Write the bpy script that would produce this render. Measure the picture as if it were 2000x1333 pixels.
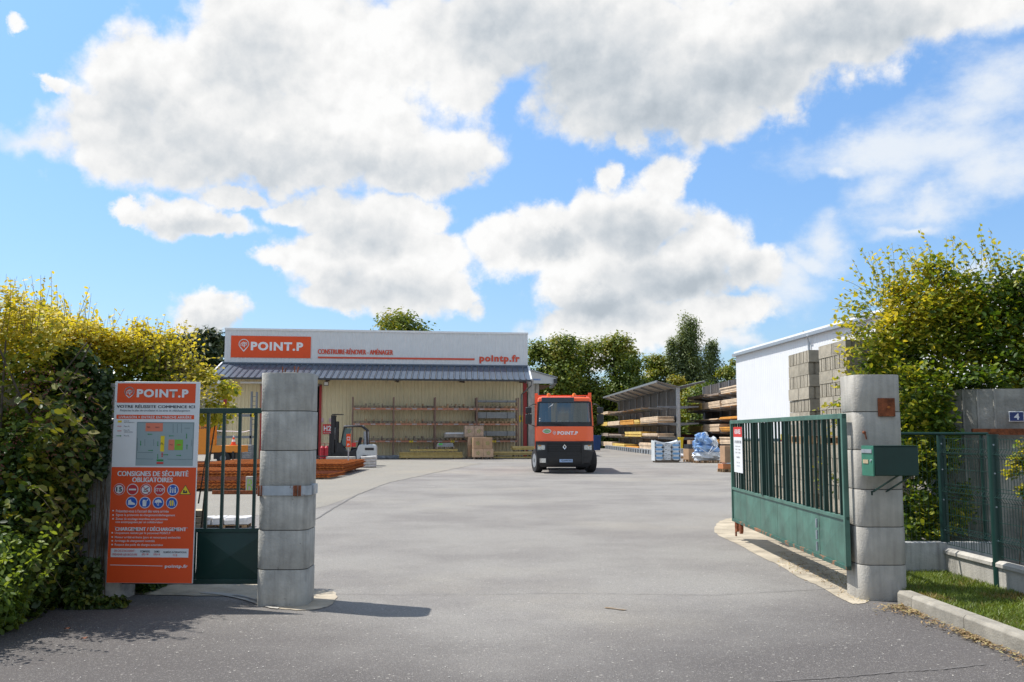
import bpy, math, random
import numpy as np
from mathutils import Vector, Matrix
random.seed(7); rng = np.random.default_rng(7)
R = math.radians
for o in list(bpy.data.objects): bpy.data.objects.remove(o)
scene = bpy.context.scene
COL = scene.collection

# ---------------------------------------------------------------- camera
FPX, CAMH, PITCH = 1850.0, 1.70, math.atan(180.5/1850)
cam = bpy.data.cameras.new('camera'); cam.sensor_fit = 'HORIZONTAL'; cam.sensor_width = 36; cam.lens = FPX*36/2000
cam.clip_start = 0.05; cam.clip_end = 3000
camo = bpy.data.objects.new('camera', cam); COL.objects.link(camo)
camo.location = (0, 0, CAMH); camo.rotation_euler = (math.pi/2+PITCH, 0, 0)
scene.camera = camo
# ---------------------------------------------------------------- colour management
scene.view_settings.view_transform = 'Standard'; scene.view_settings.look = 'None'
scene.view_settings.gamma = 1; scene.view_settings.use_curve_mapping = False
scene.view_settings.exposure = 0.42
scene.cycles.max_bounces = 6; scene.cycles.diffuse_bounces = 3; scene.cycles.glossy_bounces = 3
scene.cycles.transmission_bounces = 4; scene.cycles.transparent_max_bounces = 8
scene.cycles.use_denoising = True

def ray(px, py):
    x = (px-1000)/FPX; u = (666.5-py)/FPX
    return Vector((x, math.cos(PITCH)-u*math.sin(PITCH), math.sin(PITCH)+u*math.cos(PITCH)))
def at(px, py, Y):                      # the world point seen at a pixel of the photograph, at distance Y
    d = ray(px, py); return Vector((0, 0, CAMH))+d*(Y/d.y)
def gd(px, py, z=0.0):                  # the point of the plane z seen at a pixel
    d = ray(px, py); return Vector((0, 0, CAMH))+d*((z-CAMH)/d.z)

# ---------------------------------------------------------------- sun and sky
SUN = Vector((-1.26, 0.53, 2.31)).normalized()
sl = bpy.data.lights.new('sun', 'SUN'); sl.energy = 4.4; sl.angle = R(0.53); sl.color = (1.0, 0.955, 0.89)
so = bpy.data.objects.new('sun', sl); COL.objects.link(so)
so.rotation_euler = SUN.to_track_quat('Z', 'Y').to_euler(); so.location = (-20, 10, 40)

world = bpy.data.worlds.new('World'); scene.world = world; world.use_nodes = True
wt = world.node_tree; wt.nodes.clear()
def wn(t, **k):
    n = wt.nodes.new(t)
    for a, b in k.items(): setattr(n, a, b)
    return n
def lk(a, b): wt.links.new(a, b)
def mth(op, a, b=None, c=None, clamp=False):
    n = wn('ShaderNodeMath', operation=op); n.use_clamp = clamp
    for i, v in enumerate((a, b, c)):
        if v is None: continue
        if isinstance(v, (int, float)): n.inputs[i].default_value = v
        else: lk(v, n.inputs[i])
    return n.outputs[0]
def vmth(op, a, b=None, c=None):
    n = wn('ShaderNodeVectorMath', operation=op)
    for i, v in enumerate((a, b, c)):
        if v is None: continue
        if isinstance(v, (tuple, list)): n.inputs[i].default_value = v
        else: lk(v, n.inputs[i])
    return n
def mrange(v, a, b, c=0.0, d=1.0, smooth=True):
    n = wn('ShaderNodeMapRange'); n.interpolation_type = 'SMOOTHSTEP' if smooth else 'LINEAR'
    lk(v, n.inputs[0])
    for i, q in enumerate((a, b, c, d)): n.inputs[i+1].default_value = q
    return n.outputs[0]
def wnoise(vec, sc, det, rough=0.55):
    n = wn('ShaderNodeTexNoise'); n.inputs['Scale'].default_value = sc
    n.inputs['Detail'].default_value = det; n.inputs['Roughness'].default_value = rough
    lk(vec, n.inputs['Vector']); return n
sky = wn('ShaderNodeTexSky'); sky.sky_type = 'NISHITA'; sky.sun_disc = False
sky.sun_elevation = math.asin(SUN.z); sky.sun_rotation = math.atan2(SUN.x, SUN.y)
sky.air_density = 1.0; sky.dust_density = 0.6; sky.ozone_density = 1.6
tc = wn('ShaderNodeTexCoord'); D = tc.outputs['Generated']
sx = wn('ShaderNodeSeparateXYZ'); lk(D, sx.inputs[0])
az = mth('ARCTAN2', sx.outputs[0], sx.outputs[1]); el = mth('ARCSINE', sx.outputs[2])
cp = wn('ShaderNodeCombineXYZ'); lk(az, cp.inputs[0]); lk(el, cp.inputs[1])
P0 = cp.outputs[0]
w1 = wnoise(D, 5.5, 3); w2 = wnoise(D, 21.0, 6, .62)
o1 = vmth('MULTIPLY', vmth('SUBTRACT', w1.outputs['Color'], (.5, .5, .5)).outputs[0], (.075, .055, 0)).outputs[0]
o2 = vmth('MULTIPLY', vmth('SUBTRACT', w2.outputs['Color'], (.5, .5, .5)).outputs[0], (.050, .045, 0)).outputs[0]
PW = vmth('ADD', vmth('ADD', P0, o1).outputs[0], o2).outputs[0]
def blobfield(bl, k, P):
    acc = None
    for (cx, cy, rx, ry) in bl:
        rx *= 1.05; ry *= 1.06
        d = ray(cx, cy).normalized(); a0 = math.atan2(d.x, d.y); e0 = math.asin(d.z)
        sa, se = FPX/rx, FPX/ry
        m = vmth('MULTIPLY_ADD', P, (sa, se, 0), (-a0*sa, -e0*se, 0))
        L = vmth('LENGTH', m.outputs[0]).outputs['Value']
        acc = L if acc is None else mth('SMOOTH_MIN', acc, L, k)
    return mth('SUBTRACT', 1.0, acc)
CUM = [(400,215,210,115),(250,160,95,95),(230,270,140,85),(470,120,110,110),(620,110,240,140),(520,50,140,90),(800,90,180,100),(700,250,210,110),(860,300,120,55),
       (560,310,260,65),(360,310,180,60),(800,345,110,30),(160,240,70,60),
       (350,425,70,32),(430,440,75,26),(245,420,38,18),(470,385,70,22),
       (560,415,50,24),(640,430,70,45),(740,450,100,70),(800,420,70,40),(680,515,150,50),(560,515,70,26),(840,500,60,45),(760,575,130,42),(650,580,80,30),(885,565,45,40),
       (1100,40,290,110),(1350,80,280,120),(1600,50,240,90),(1800,10,200,60),(1180,170,150,90),(1350,190,180,80),(1500,170,100,55),(960,90,130,80),(1220,260,36,34),(1620,100,130,60),
       (1180,350,30,36),(1295,350,42,40),(1150,420,60,45),(1240,430,105,75),(1380,470,92,58),(1180,495,130,58),(1040,465,82,46),(960,475,58,50),(1300,535,165,56),(1460,520,56,42),(1200,595,130,50),
       (1100,640,80,36),(1330,625,125,42),(1180,690,110,30),(1240,650,220,55),(1120,560,90,50),(1060,500,90,40),(1440,600,66,32),
       (410,608,62,28),(385,620,40,20),(85,168,26,16),(20,38,24,14),(900,170,80,60)]
WSP = [(1700,290,150,42),(1850,280,160,65),(1930,170,90,80),(1950,330,80,60),(1720,350,70,45),(1810,400,110,35),(1880,230,100,60),(1600,460,42,50),(1570,500,60,25),(1620,320,50,18),(50,270,60,22),(1530,560,60,50),(1900,530,38,16),(1430,665,60,16),(980,655,70,12),(1780,440,70,18),(1990,30,90,20),(1540,535,40,30)]
GREY = [(520,335,280,60),(330,290,150,60),(500,150,90,90),(255,235,60,60),(760,330,150,40),(1120,140,190,110),(1270,215,160,70),(1450,150,170,70),(1650,70,150,50),(960,60,110,70),(720,575,150,38),(690,470,90,40),(1235,450,100,40),(1340,545,130,45),(1190,610,120,34),(370,445,70,18),(410,622,50,14),(1060,490,70,24)]
Fc = blobfield(CUM, 0.25, PW); Fu = blobfield(GREY, 0.35, PW); Fw = blobfield(WSP, 0.3, PW)
def puffs(vec, sc, w):
    a = vmth('ADD', vec, vmth('MULTIPLY', vmth('SUBTRACT', w2.outputs['Color'], (.5, .5, .5)).outputs[0], (w, w, w)).outputs[0]).outputs[0]
    v = wn('ShaderNodeTexVoronoi'); v.inputs['Scale'].default_value = sc; lk(a, v.inputs['Vector']); return mth('SUBTRACT', .5, v.outputs['Distance'])
def detail(vec):
    return mth('ADD', mth('ADD', mth('MULTIPLY', puffs(vec, 20, .05), .42), mth('MULTIPLY', puffs(vec, 48, .03), .26)),
               mth('ADD', mth('MULTIPLY', mth('SUBTRACT', wnoise(vec, 9.0, 8, .6).outputs['Fac'], .5), .9), mth('MULTIPLY', mth('SUBTRACT', wnoise(vec, 60.0, 6, .65).outputs['Fac'], .5), .42)))
fb = detail(D); fbs = detail(vmth('ADD', D, (-.007, 0, .011)).outputs[0])
# generic cumulus for the sky outside the photograph
n3 = wnoise(D, 2.6, 9, .58).outputs['Fac']
outm = mth('MAXIMUM', mrange(mth('ABSOLUTE', az), .56, .72), mrange(el, .46, .60))
gen = mth('ADD', mth('MULTIPLY', mth('SUBTRACT', n3, .50), 5.0), mth('MULTIPLY', mth('SUBTRACT', outm, 1.0), 4.0))
Ft = mth('MAXIMUM', Fc, gen); Fut = mth('MAXIMUM', Fu, gen)
field = mth('ADD', Ft, fb)
dens = mrange(field, -.24, 0.26)
# thin clouds
ws = wn('ShaderNodeMapping'); ws.inputs['Scale'].default_value = (1, 1, 1.8); lk(D, ws.inputs[0])
nw = wnoise(ws.outputs[0], 12.0, 10, .62).outputs['Fac']
wf = mth('ADD', Fw, mth('MULTIPLY', mth('SUBTRACT', nw, .5), 2.2))
wd = mth('MULTIPLY', mrange(wf, -.42, .95), .93)
# sunlit tops, soft grey bellies: how much cloud lies between a point and the sun, and the relief of the puffs
rel = mth('MULTIPLY', mth('SUBTRACT', fb, fbs), .33)
belly = mrange(mth('ADD', Fut, mth('MULTIPLY', fb, .35)), -.75, .85)
grad = mrange(az, -.10, .10, .62, 1.0)                    # the cloud bank to the right is the thicker one
lum = mth('ADD', mth('SUBTRACT', 1.0, mth('MULTIPLY', mth('MULTIPLY', belly, grad), .31)), rel)
lum = mth('MINIMUM', mth('MAXIMUM', lum, .62), 1.03)
cc = wn('ShaderNodeMix', data_type='RGBA'); lk(mrange(lum, .55, 1.0), cc.inputs['Factor'])
cc.inputs['A'].default_value = (.80, .90, 1.0, 1); cc.inputs['B'].default_value = (1.0, 1.0, .995, 1)
cl = vmth('SCALE', cc.outputs['Result']); lk(mth('MULTIPLY', lum, 7.2), cl.inputs['Scale'])
stn = wn('ShaderNodeMix', data_type='RGBA', blend_type='MULTIPLY'); stn.inputs['Factor'].default_value = 1
lk(sky.outputs[0], stn.inputs['A'])
tnt = wn('ShaderNodeMix', data_type='RGBA'); lk(mrange(el, -.02, .42, smooth=False), tnt.inputs['Factor'])
tnt.inputs['A'].default_value = (.74, .85, 1.05, 1); tnt.inputs['B'].default_value = (1.12, 1.42, 1.62, 1)
lk(tnt.outputs['Result'], stn.inputs['B'])
mx0 = wn('ShaderNodeMix', data_type='RGBA'); lk(wd, mx0.inputs['Factor']); lk(stn.outputs['Result'], mx0.inputs['A'])
mx0.inputs['B'].default_value = (6.3, 6.7, 7.2, 1)
mx = wn('ShaderNodeMix', data_type='RGBA'); lk(dens, mx.inputs['Factor']); lk(mx0.outputs['Result'], mx.inputs['A']); lk(cl.outputs[0], mx.inputs['B'])
# below the horizon: plain
bg = wn('ShaderNodeBackground'); bg.inputs['Strength'].default_value = 0.1
lk(mx.outputs['Result'], bg.inputs['Color'])
wo = wn('ShaderNodeOutputWorld'); lk(bg.outputs[0], wo.inputs[0])
world.cycles.sampling_method = 'MANUAL'; world.cycles.sample_map_resolution = 512

# ---------------------------------------------------------------- mesh helpers
class MB:
    def __init__(s): s.v = []; s.f = []; s.mi = []; s.m = 0
    def add(s, vs, fs):
        b = len(s.v); s.v += [tuple(v) for v in vs]; s.f += [tuple(i+b for i in f) for f in fs]; s.mi += [s.m]*len(fs); return s
    def box(s, x0, x1, y0, y1, z0, z1, M=None):
        vs = [(x, y, z) for z in (z0, z1) for y in (y0, y1) for x in (x0, x1)]
        if M is not None: vs = [M@Vector(v) for v in vs]
        return s.add(vs, [(0,2,3,1),(4,5,7,6),(0,1,5,4),(2,6,7,3),(0,4,6,2),(1,3,7,5)])
    def bar(s, p0, p1, w, h=None, up=(0,0,1)):
        p0 = Vector(p0); p1 = Vector(p1); d = (p1-p0); L = d.length; d /= L; h = h or w
        u = Vector(up)
        if abs(d.dot(u)) > .99: u = Vector((1,0,0))
        a = d.cross(u).normalized()*w/2; b = a.cross(d).normalized()*h/2
        vs = [p+sa*a+sb*b for p in (p0, p1) for sa, sb in ((-1,-1),(1,-1),(1,1),(-1,1))]
        return s.add(vs, [(0,1,2,3),(7,6,5,4),(0,4,5,1),(1,5,6,2),(2,6,7,3),(3,7,4,0)])
    def tube(s, pts, r, n=8, r2=None, cap=True):
        pts = [Vector(p) for p in pts]; k = len(pts); b = len(s.v)
        for i, p in enumerate(pts):
            d = (pts[min(i+1, k-1)]-pts[max(i-1, 0)]).normalized()
            u = Vector((0,0,1)) if abs(d.z) < .95 else Vector((1,0,0))
            a = d.cross(u).normalized(); c = a.cross(d)
            rr = r if r2 is None else r+(r2-r)*i/(k-1)
            for j in range(n):
                t = 2*math.pi*j/n; s.v.append(tuple(p+a*rr*math.cos(t)+c*rr*math.sin(t)))
        nf = 0
        for i in range(k-1):
            for j in range(n):
                s.f.append((b+i*n+j, b+i*n+(j+1) % n, b+(i+1)*n+(j+1) % n, b+(i+1)*n+j)); nf += 1
        if cap:
            s.f.append(tuple(b+j for j in reversed(range(n)))); s.f.append(tuple(b+(k-1)*n+j for j in range(n))); nf += 2
        s.mi += [s.m]*nf; return s
    def loft(s, rings, closed=True, cap=True):
        b = len(s.v); n = len(rings[0])
        for r in rings: s.v += [tuple(p) for p in r]
        nf = 0
        for i in range(len(rings)-1):
            for j in range(n if closed else n-1):
                s.f.append((b+i*n+j, b+i*n+(j+1) % n, b+(i+1)*n+(j+1) % n, b+(i+1)*n+j)); nf += 1
        if cap and closed:
            s.f.append(tuple(b+j for j in reversed(range(n)))); s.f.append(tuple(b+(len(rings)-1)*n+j for j in range(n))); nf += 2
        s.mi += [s.m]*nf; return s
    def prism(s, poly, d0, d1, ax='y'):          # poly in the plane across axis ax, extruded from d0 to d1
        def pt(a, b, d): return {'y': (a, d, b), 'x': (d, a, b), 'z': (a, b, d)}[ax]
        return s.loft([[pt(a, b, d0) for a, b in poly], [pt(a, b, d1) for a, b in poly]])
    def poly(s, pts): return s.add(pts, [tuple(range(len(pts)))])
    def mesh(s, name, mats, smooth=False):
        me = bpy.data.meshes.new(name); me.from_pydata(s.v, [], s.f)
        if not isinstance(mats, (list, tuple)): mats = [mats]
        for m in mats: me.materials.append(m)
        if len(mats) > 1: me.polygons.foreach_set('material_index', s.mi)
        if smooth: me.polygons.foreach_set('use_smooth', [True]*len(s.f))
        me.update(); return me
    def build(s, name, mats, parent=None, bevel=0, smooth=False, seg=2, fix=True):
        me = s.mesh(name, mats, smooth)
        if fix:
            import bmesh
            bm = bmesh.new(); bm.from_mesh(me); bmesh.ops.recalc_face_normals(bm, faces=bm.faces); bm.to_mesh(me); bm.free()
        o = obj(name, me, parent)
        if bevel:
            md = o.modifiers.new('bevel', 'BEVEL'); md.width = bevel; md.segments = seg; md.limit_method = 'ANGLE'; md.angle_limit = R(35)
            if smooth is None or seg > 1:
                me.polygons.foreach_set('use_smooth', [True]*len(me.polygons))
                try: me.set_sharp_from_angle(angle=R(40))
                except Exception: pass
        elif smooth:
            try: me.set_sharp_from_angle(angle=R(40))
            except Exception: pass
        return o
def obj(name, me, parent=None, loc=None, rot=None, scale=None):
    o = bpy.data.objects.new(name, me); COL.objects.link(o)
    if parent is not None: o.parent = parent
    if loc is not None: o.location = loc
    if rot is not None: o.rotation_euler = rot
    if scale is not None: o.scale = scale
    return o
def tag(o, label, cat, group=None, kind=None):
    o['label'] = label; o['category'] = cat
    if group: o['group'] = group
    if kind: o['kind'] = kind
    return o
def thing(name, label, cat, loc=(0,0,0), rz=0, group=None):
    o = bpy.data.objects.new(name, None); COL.objects.link(o); o.empty_display_size = .2
    o.location = loc; o.rotation_euler = (0, 0, rz); return tag(o, label, cat, group)
def struct(o): o['kind'] = 'structure'; return o
def stuff(o): o['kind'] = 'stuff'; return o
def copy_tree(o, parent=None):
    c = o.copy(); COL.objects.link(c)
    if parent is not None: c.parent = parent
    for ch in [x for x in ALLCH.get(o.name, o.children)]: copy_tree(ch, c)
    return c
ALLCH = {}

# ---------------------------------------------------------------- materials
MC = {}
def mat(name, color, rough=.6, metal=0.0, var=.12, scale=6.0, bump=0.0, bscale=60.0, color2=None, spec=.5, streak=0.0, detail=6, trans=0.0, stain=None, coat=0.0):
    if name in MC: return MC[name]
    m = bpy.data.materials.new(name); m.use_nodes = True; nt = m.node_tree; b = nt.nodes['Principled BSDF']
    b.inputs['Roughness'].default_value = rough; b.inputs['Metallic'].default_value = metal
    b.inputs['Specular IOR Level'].default_value = spec; b.inputs['Coat Weight'].default_value = coat
    def N(t): return nt.nodes.new(t)
    tc = N('ShaderNodeTexCoord'); co = tc.outputs['Object']
    c1 = tuple(color)+(1,); c2 = tuple(color2)+(1,) if color2 else tuple(max(0, c*(1-2*var)) for c in color)+(1,)
    c1 = c1 if color2 else tuple(min(1, c*(1+var)) for c in color)+(1,)
    nz = N('ShaderNodeTexNoise'); nz.inputs['Scale'].default_value = scale; nz.inputs['Detail'].default_value = detail; nz.inputs['Roughness'].default_value = .62
    nt.links.new(co, nz.inputs['Vector'])
    mr = N('ShaderNodeMapRange'); mr.inputs[1].default_value = .3; mr.inputs[2].default_value = .7; nt.links.new(nz.outputs['Fac'], mr.inputs[0])
    mx = N('ShaderNodeMix'); mx.data_type = 'RGBA'; nt.links.new(mr.outputs[0], mx.inputs['Factor']); mx.inputs['A'].default_value = c2; mx.inputs['B'].default_value = c1
    out = mx.outputs['Result']
    if streak:                                    # vertical run-off streaks
        mp = N('ShaderNodeMapping'); mp.inputs['Scale'].default_value = (9, 9, .7); nt.links.new(co, mp.inputs[0])
        ns = N('ShaderNodeTexNoise'); ns.inputs['Scale'].default_value = 2.2; ns.inputs['Detail'].default_value = 5; nt.links.new(mp.outputs[0], ns.inputs['Vector'])
        ms = N('ShaderNodeMapRange'); ms.inputs[1].default_value = .45; ms.inputs[2].default_value = .75; ms.inputs[4].default_value = streak; nt.links.new(ns.outputs['Fac'], ms.inputs[0])
        m2 = N('ShaderNodeMix'); m2.data_type = 'RGBA'; nt.links.new(ms.outputs[0], m2.inputs['Factor']); nt.links.new(out, m2.inputs['A'])
        m2.inputs['B'].default_value = tuple(c*.35 for c in color)+(1,); out = m2.outputs['Result']
    if stain:                                     # (colour, threshold, scale) rust or dirt patches
        ns = N('ShaderNodeTexNoise'); ns.inputs['Scale'].default_value = stain[2]; ns.inputs['Detail'].default_value = 8; ns.inputs['Roughness'].default_value = .7; nt.links.new(co, ns.inputs['Vector'])
        ms = N('ShaderNodeMapRange'); ms.inputs[1].default_value = stain[1]; ms.inputs[2].default_value = stain[1]+.06; nt.links.new(ns.outputs['Fac'], ms.inputs[0])
        m2 = N('ShaderNodeMix'); m2.data_type = 'RGBA'; nt.links.new(ms.outputs[0], m2.inputs['Factor']); nt.links.new(out, m2.inputs['A'])
        m2.inputs['B'].default_value = tuple(stain[0])+(1,); out = m2.outputs['Result']
    nt.links.new(out, b.inputs['Base Color'])
    if bump:
        nb = N('ShaderNodeTexNoise'); nb.inputs['Scale'].default_value = bscale; nb.inputs['Detail'].default_value = 5; nt.links.new(co, nb.inputs['Vector'])
        bp = N('ShaderNodeBump'); bp.inputs['Strength'].default_value = bump; bp.inputs['Distance'].default_value = .02; nt.links.new(nb.outputs['Fac'], bp.inputs['Height'])
        nt.links.new(bp.outputs[0], b.inputs['Normal'])
    MC[name] = m; return m
def flat(name, color, rough=.5): return mat(name, color, rough, var=.03, scale=3)
ORANGE = (.76, .078, .008)
m_orange = mat('orange print', ORANGE, .5, var=.03, scale=2)
m_signwhite = mat('white print', (.72, .74, .76), .35, var=.03, scale=2)
m_white = mat('white paint', (.78, .79, .80), .45, var=.04, scale=3)
m_dark = mat('dark plastic', (.018, .019, .022), .45, var=.2)
m_black = mat('black rubber', (.022, .022, .023), .8, var=.2, scale=12, bump=.2)
m_green = mat('dark green paint', (.007, .040, .032), .38, var=.10, scale=4, stain=((.16, .055, .025), .70, 9.0), streak=.12)  # on the gate leaves, their shade is put into this dark colour
m_greensun = mat('sunlit green paint', (.075, .175, .135), .42, var=.2, scale=2.5, stain=((.20, .075, .03), .68, 15.0), streak=.30)  # lit copy of the gate paint: sunlight put into the colour
m_rust = mat('rust', (.26, .075, .026), .9, var=.35, scale=14, bump=.4)
m_rustlight = mat('fresh rust', (.58, .19, .042), .9, var=.3, scale=9, bump=.3)
m_conc = mat('pillar concrete', (.45, .44, .40), .85, var=.18, scale=3.5, bump=.35, bscale=45, streak=.42, stain=((.15, .148, .135), .66, 11))
m_conc2 = mat('pale concrete', (.46, .435, .385), .88, var=.12, scale=3.5, bump=.3, bscale=55, streak=.36, stain=((.2, .19, .165), .69, 8))
m_oldconc = mat('weathered concrete', (.36, .34, .30), .95, color2=(.05, .052, .047), scale=1.9, bump=.5, bscale=30, streak=.5)
m_block = mat('block concrete', (.38, .34, .265), .95, var=.14, scale=7, bump=.6, bscale=80)
m_apron = mat('concrete apron', (.44, .38, .285), .95, var=.22, scale=2.2, bump=.5, bscale=50, stain=((.2, .16, .10), .62, 3))
m_kerb = mat('kerb concrete', (.315, .29, .24), .92, var=.16, scale=5, bump=.35, bscale=60, stain=((.2, .17, .12), .64, 7))
m_grey = mat('grey steel', (.22, .235, .25), .5, metal=.2, var=.12)
m_galv = mat('galvanised steel', (.42, .45, .48), .42, metal=.5, var=.15, scale=9)
m_darkgrey = mat('anthracite metal', (.035, .04, .047), .45, var=.15)
m_red = mat('red paint', (.36, .022, .02), .5, var=.1)
m_redbright = mat('bright red paint', (.62, .03, .025), .4, var=.06)
m_yellow = mat('yellow paint', (.82, .62, .02), .5, var=.06)
m_wood = mat('pallet wood', (.40, .25, .13), .85, var=.3, scale=8)
m_woodgrey = mat('weathered pallet wood', (.24, .19, .14), .9, var=.3, scale=8)
m_blue = mat('blue print', (.01, .09, .46), .4, var=.03)
m_ink = mat('dark print', (.02, .03, .05), .5, var=.02)
# ================================================================ ground
def sheet(name, pts, z, m, kindf=struct, sub=0):
    mb = MB(); mb.poly([(p[0], p[1], z) for p in pts]); o = mb.build(name, m, fix=False); kindf(o); return o
def asphalt(name, base, dark, warm):
    m = bpy.data.materials.new(name); m.use_nodes = True; nt = m.node_tree; b = nt.nodes['Principled BSDF']
    N = nt.nodes.new; L = nt.links.new
    tc = N('ShaderNodeTexCoord'); co = tc.outputs['Object']
    def noise(s, d=6, r=.6, v=None):
        n = N('ShaderNodeTexNoise'); n.inputs['Scale'].default_value = s; n.inputs['Detail'].default_value = d; n.inputs['Roughness'].default_value = r; L(v or co, n.inputs['Vector']); return n.outputs['Fac']
    def rng_(v, a, b_, c=0, d=1):
        n = N('ShaderNodeMapRange'); n.interpolation_type = 'SMOOTHSTEP'; L(v, n.inputs[0])
        for i, q in enumerate((a, b_, c, d)): n.inputs[i+1].default_value = q
        return n.outputs[0]
    def mix(f, A, B):
        n = N('ShaderNodeMix'); n.data_type = 'RGBA'
        if isinstance(f, float): n.inputs['Factor'].default_value = f
        else: L(f, n.inputs['Factor'])
        for k, q in (('A', A), ('B', B)):
            if isinstance(q, tuple): n.inputs[k].default_value = q+(1,)
            else: L(q, n.inputs[k])
        return n.outputs['Result']
    def mul(a, k):
        n = N('ShaderNodeMath'); n.operation = 'MULTIPLY'; L(a, n.inputs[0])
        if isinstance(k, float): n.inputs[1].default_value = k
        else: L(k, n.inputs[1])
        return n.outputs[0]
    c = mix(mul(rng_(noise(.35, 6, .65), .38, .66), .50), base, dark)
    c = mix(mul(rng_(noise(.16, 5), .5, .72), .55), c, warm)                 # dusty, sandy areas
    mp = N('ShaderNodeMapping'); mp.inputs['Scale'].default_value = (1.6, .10, 1); mp.inputs['Rotation'].default_value = (0, 0, .05); L(co, mp.inputs[0])
    c = mix(mul(rng_(noise(1.0, 4, .5, mp.outputs[0]), .55, .8), .12), c, tuple(q*.7 for q in base))   # wheel tracks
    sep = N('ShaderNodeSeparateXYZ'); L(co, sep.inputs[0])
    # the strip by the street is less worn and darker, with a mauve stone
    wy = N('ShaderNodeMath'); wy.operation = 'MULTIPLY_ADD'; L(noise(.6, 5), wy.inputs[0]); wy.inputs[1].default_value = -3.4; L(sep.outputs[1], wy.inputs[2])
    ax = N('ShaderNodeMath'); ax.operation = 'ABSOLUTE'; L(sep.outputs[0], ax.inputs[0])
    wy2 = N('ShaderNodeMath'); wy2.operation = 'MULTIPLY_ADD'; L(ax.outputs[0], wy2.inputs[0]); wy2.inputs[1].default_value = -.85; L(wy.outputs[0], wy2.inputs[2])
    c = mix(rng_(wy2.outputs[0], 7.6, 3.4, 0, .85), c, tuple(q*.62 for q in dark))
    # specks of aggregate
    vo = N('ShaderNodeTexVoronoi'); vo.inputs['Scale'].default_value = 110; L(co, vo.inputs['Vector'])
    hs = N('ShaderNodeSeparateColor'); L(vo.outputs['Color'], hs.inputs[0])
    c = mix(mul(rng_(hs.outputs[0], .80, .98), .28), c, tuple(min(1, q*1.8) for q in base))
    c = mix(mul(rng_(hs.outputs[1], .55, 1.0), .45), c, tuple(q*.35 for q in base))
    vb = N('ShaderNodeTexVoronoi'); vb.inputs['Scale'].default_value = 60; L(co, vb.inputs['Vector'])
    hb = N('ShaderNodeSeparateColor'); L(vb.outputs['Color'], hb.inputs[0])
    c = mix(mul(rng_(hb.outputs[0], .992, .996), .5), c, (.5, .47, .42))
    c = mix(mul(rng_(noise(.9, 9, .75), .62, .70), .35), c, tuple(q*.5 for q in base))
    L(c, b.inputs['Base Color']); b.inputs['Roughness'].default_value = .9; b.inputs['Specular IOR Level'].default_value = .25
    bp = N('ShaderNodeBump'); bp.inputs['Strength'].default_value = .55; bp.inputs['Distance'].default_value = .012
    ad = N('ShaderNodeMath'); ad.operation = 'ADD'; L(noise(95, 3), ad.inputs[0]); L(vo.outputs['Distance'], ad.inputs[1]); L(ad.outputs[0], bp.inputs['Height'])
    L(bp.outputs[0], b.inputs['Normal'])
    return m
m_asph = asphalt('worn asphalt', (.276, .262, .240), (.142, .128, .124), (.36, .33, .27))
m_asphp = asphalt('pale concrete yard', (.288, .27, .232), (.25, .232, .20), (.33, .295, .23))
m_seam = mat('tar seam', (.15, .142, .132), .8, var=.2)
m_paint = mat('worn road paint', (.62, .60, .56), .8, var=.2, stain=((.3, .29, .27), .5, 10))
gm = mat('far grass', (.06, .09, .025), .95, color2=(.11, .11, .04), scale=.2)
sheet('ground', [(-900,-300),(900,-300),(900,1500),(-900,1500)], -.012, gm)
sheet('yard_asphalt', [(-45,-12),(42,-12),(42,112),(-45,112)], 0.0, m_asph)
pg = [gd(-400,880), gd(980,905), gd(942,909), gd(850,924), gd(760,945), gd(680,975), gd(600,1003), gd(560,1012), gd(300,1015), gd(-300,1000)]
sheet('concrete_yard', [(p.x, p.y) for p in [gd(-200,891), gd(620,898), gd(900,903), gd(940,906), gd(850,924), gd(760,943), gd(700,966), gd(640,988), gd(560,1006), gd(380,1010), gd(-200,1010)]], .004, m_asphp)
def strip(name, pts, w, z, m):
    mb = MB(); pts = [Vector((p.x, p.y, z)) for p in pts]; L_ = []; R_ = []
    for i, p in enumerate(pts):
        d = (pts[min(i+1, len(pts)-1)]-pts[max(i-1, 0)]).normalized(); n = Vector((-d.y, d.x, 0))
        ww = w*(.6+.8*random.random()); L_.append(p+n*ww/2); R_.append(p-n*ww/2)
    for i in range(len(pts)-1): mb.add([L_[i], L_[i+1], R_[i+1], R_[i]], [(0,1,2,3)])
    o = mb.build(name, m, fix=False); return struct(o)
def wob(pix, n=10, a=1.5):
    out = []
    for (x0, y0), (x1, y1) in zip(pix[:-1], pix[1:]):
        for i in range(n): t = i/n; out.append(gd(x0+(x1-x0)*t+random.uniform(-a, a), y0+(y1-y0)*t+random.uniform(-a, a)*.3))
    out.append(gd(*pix[-1])); return out
strip('tar_seam', wob([(560,1052),(640,1000),(700,966),(760,943),(850,924),(940,905)]), .035, .008, m_seam)
strip('tar_seam', wob([(1500,1333),(1640,1324),(1750,1314),(1850,1308),(1925,1299)], 14, 2), .012, .008, mat('fine crack', (.13,.12,.115), .9))
strip('tar_seam', wob([(600,1160),(800,1163),(1100,1160),(1400,1163),(1640,1150)], 12, 1.2), .010, .007, mat('faint seam', (.2,.19,.18), .9))
for x0, x1, y in ((826,850,952),(832,842,924.6),(822,862,930),(725,748,952.5)):
    strip('paint_dash', [gd(x0, y), gd((x0+x1)/2, y), gd(x1, y)], .10, .009, m_paint)
m_oil = mat('brown stain', (.27, .19, .11), .9, var=.2, stain=((.26,.245,.225), .52, 12))
strip('brown_stain', [gd(1182,1188), gd(1200,1190), gd(1214,1192), gd(1222,1193)], .045, .007, m_oil)
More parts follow.
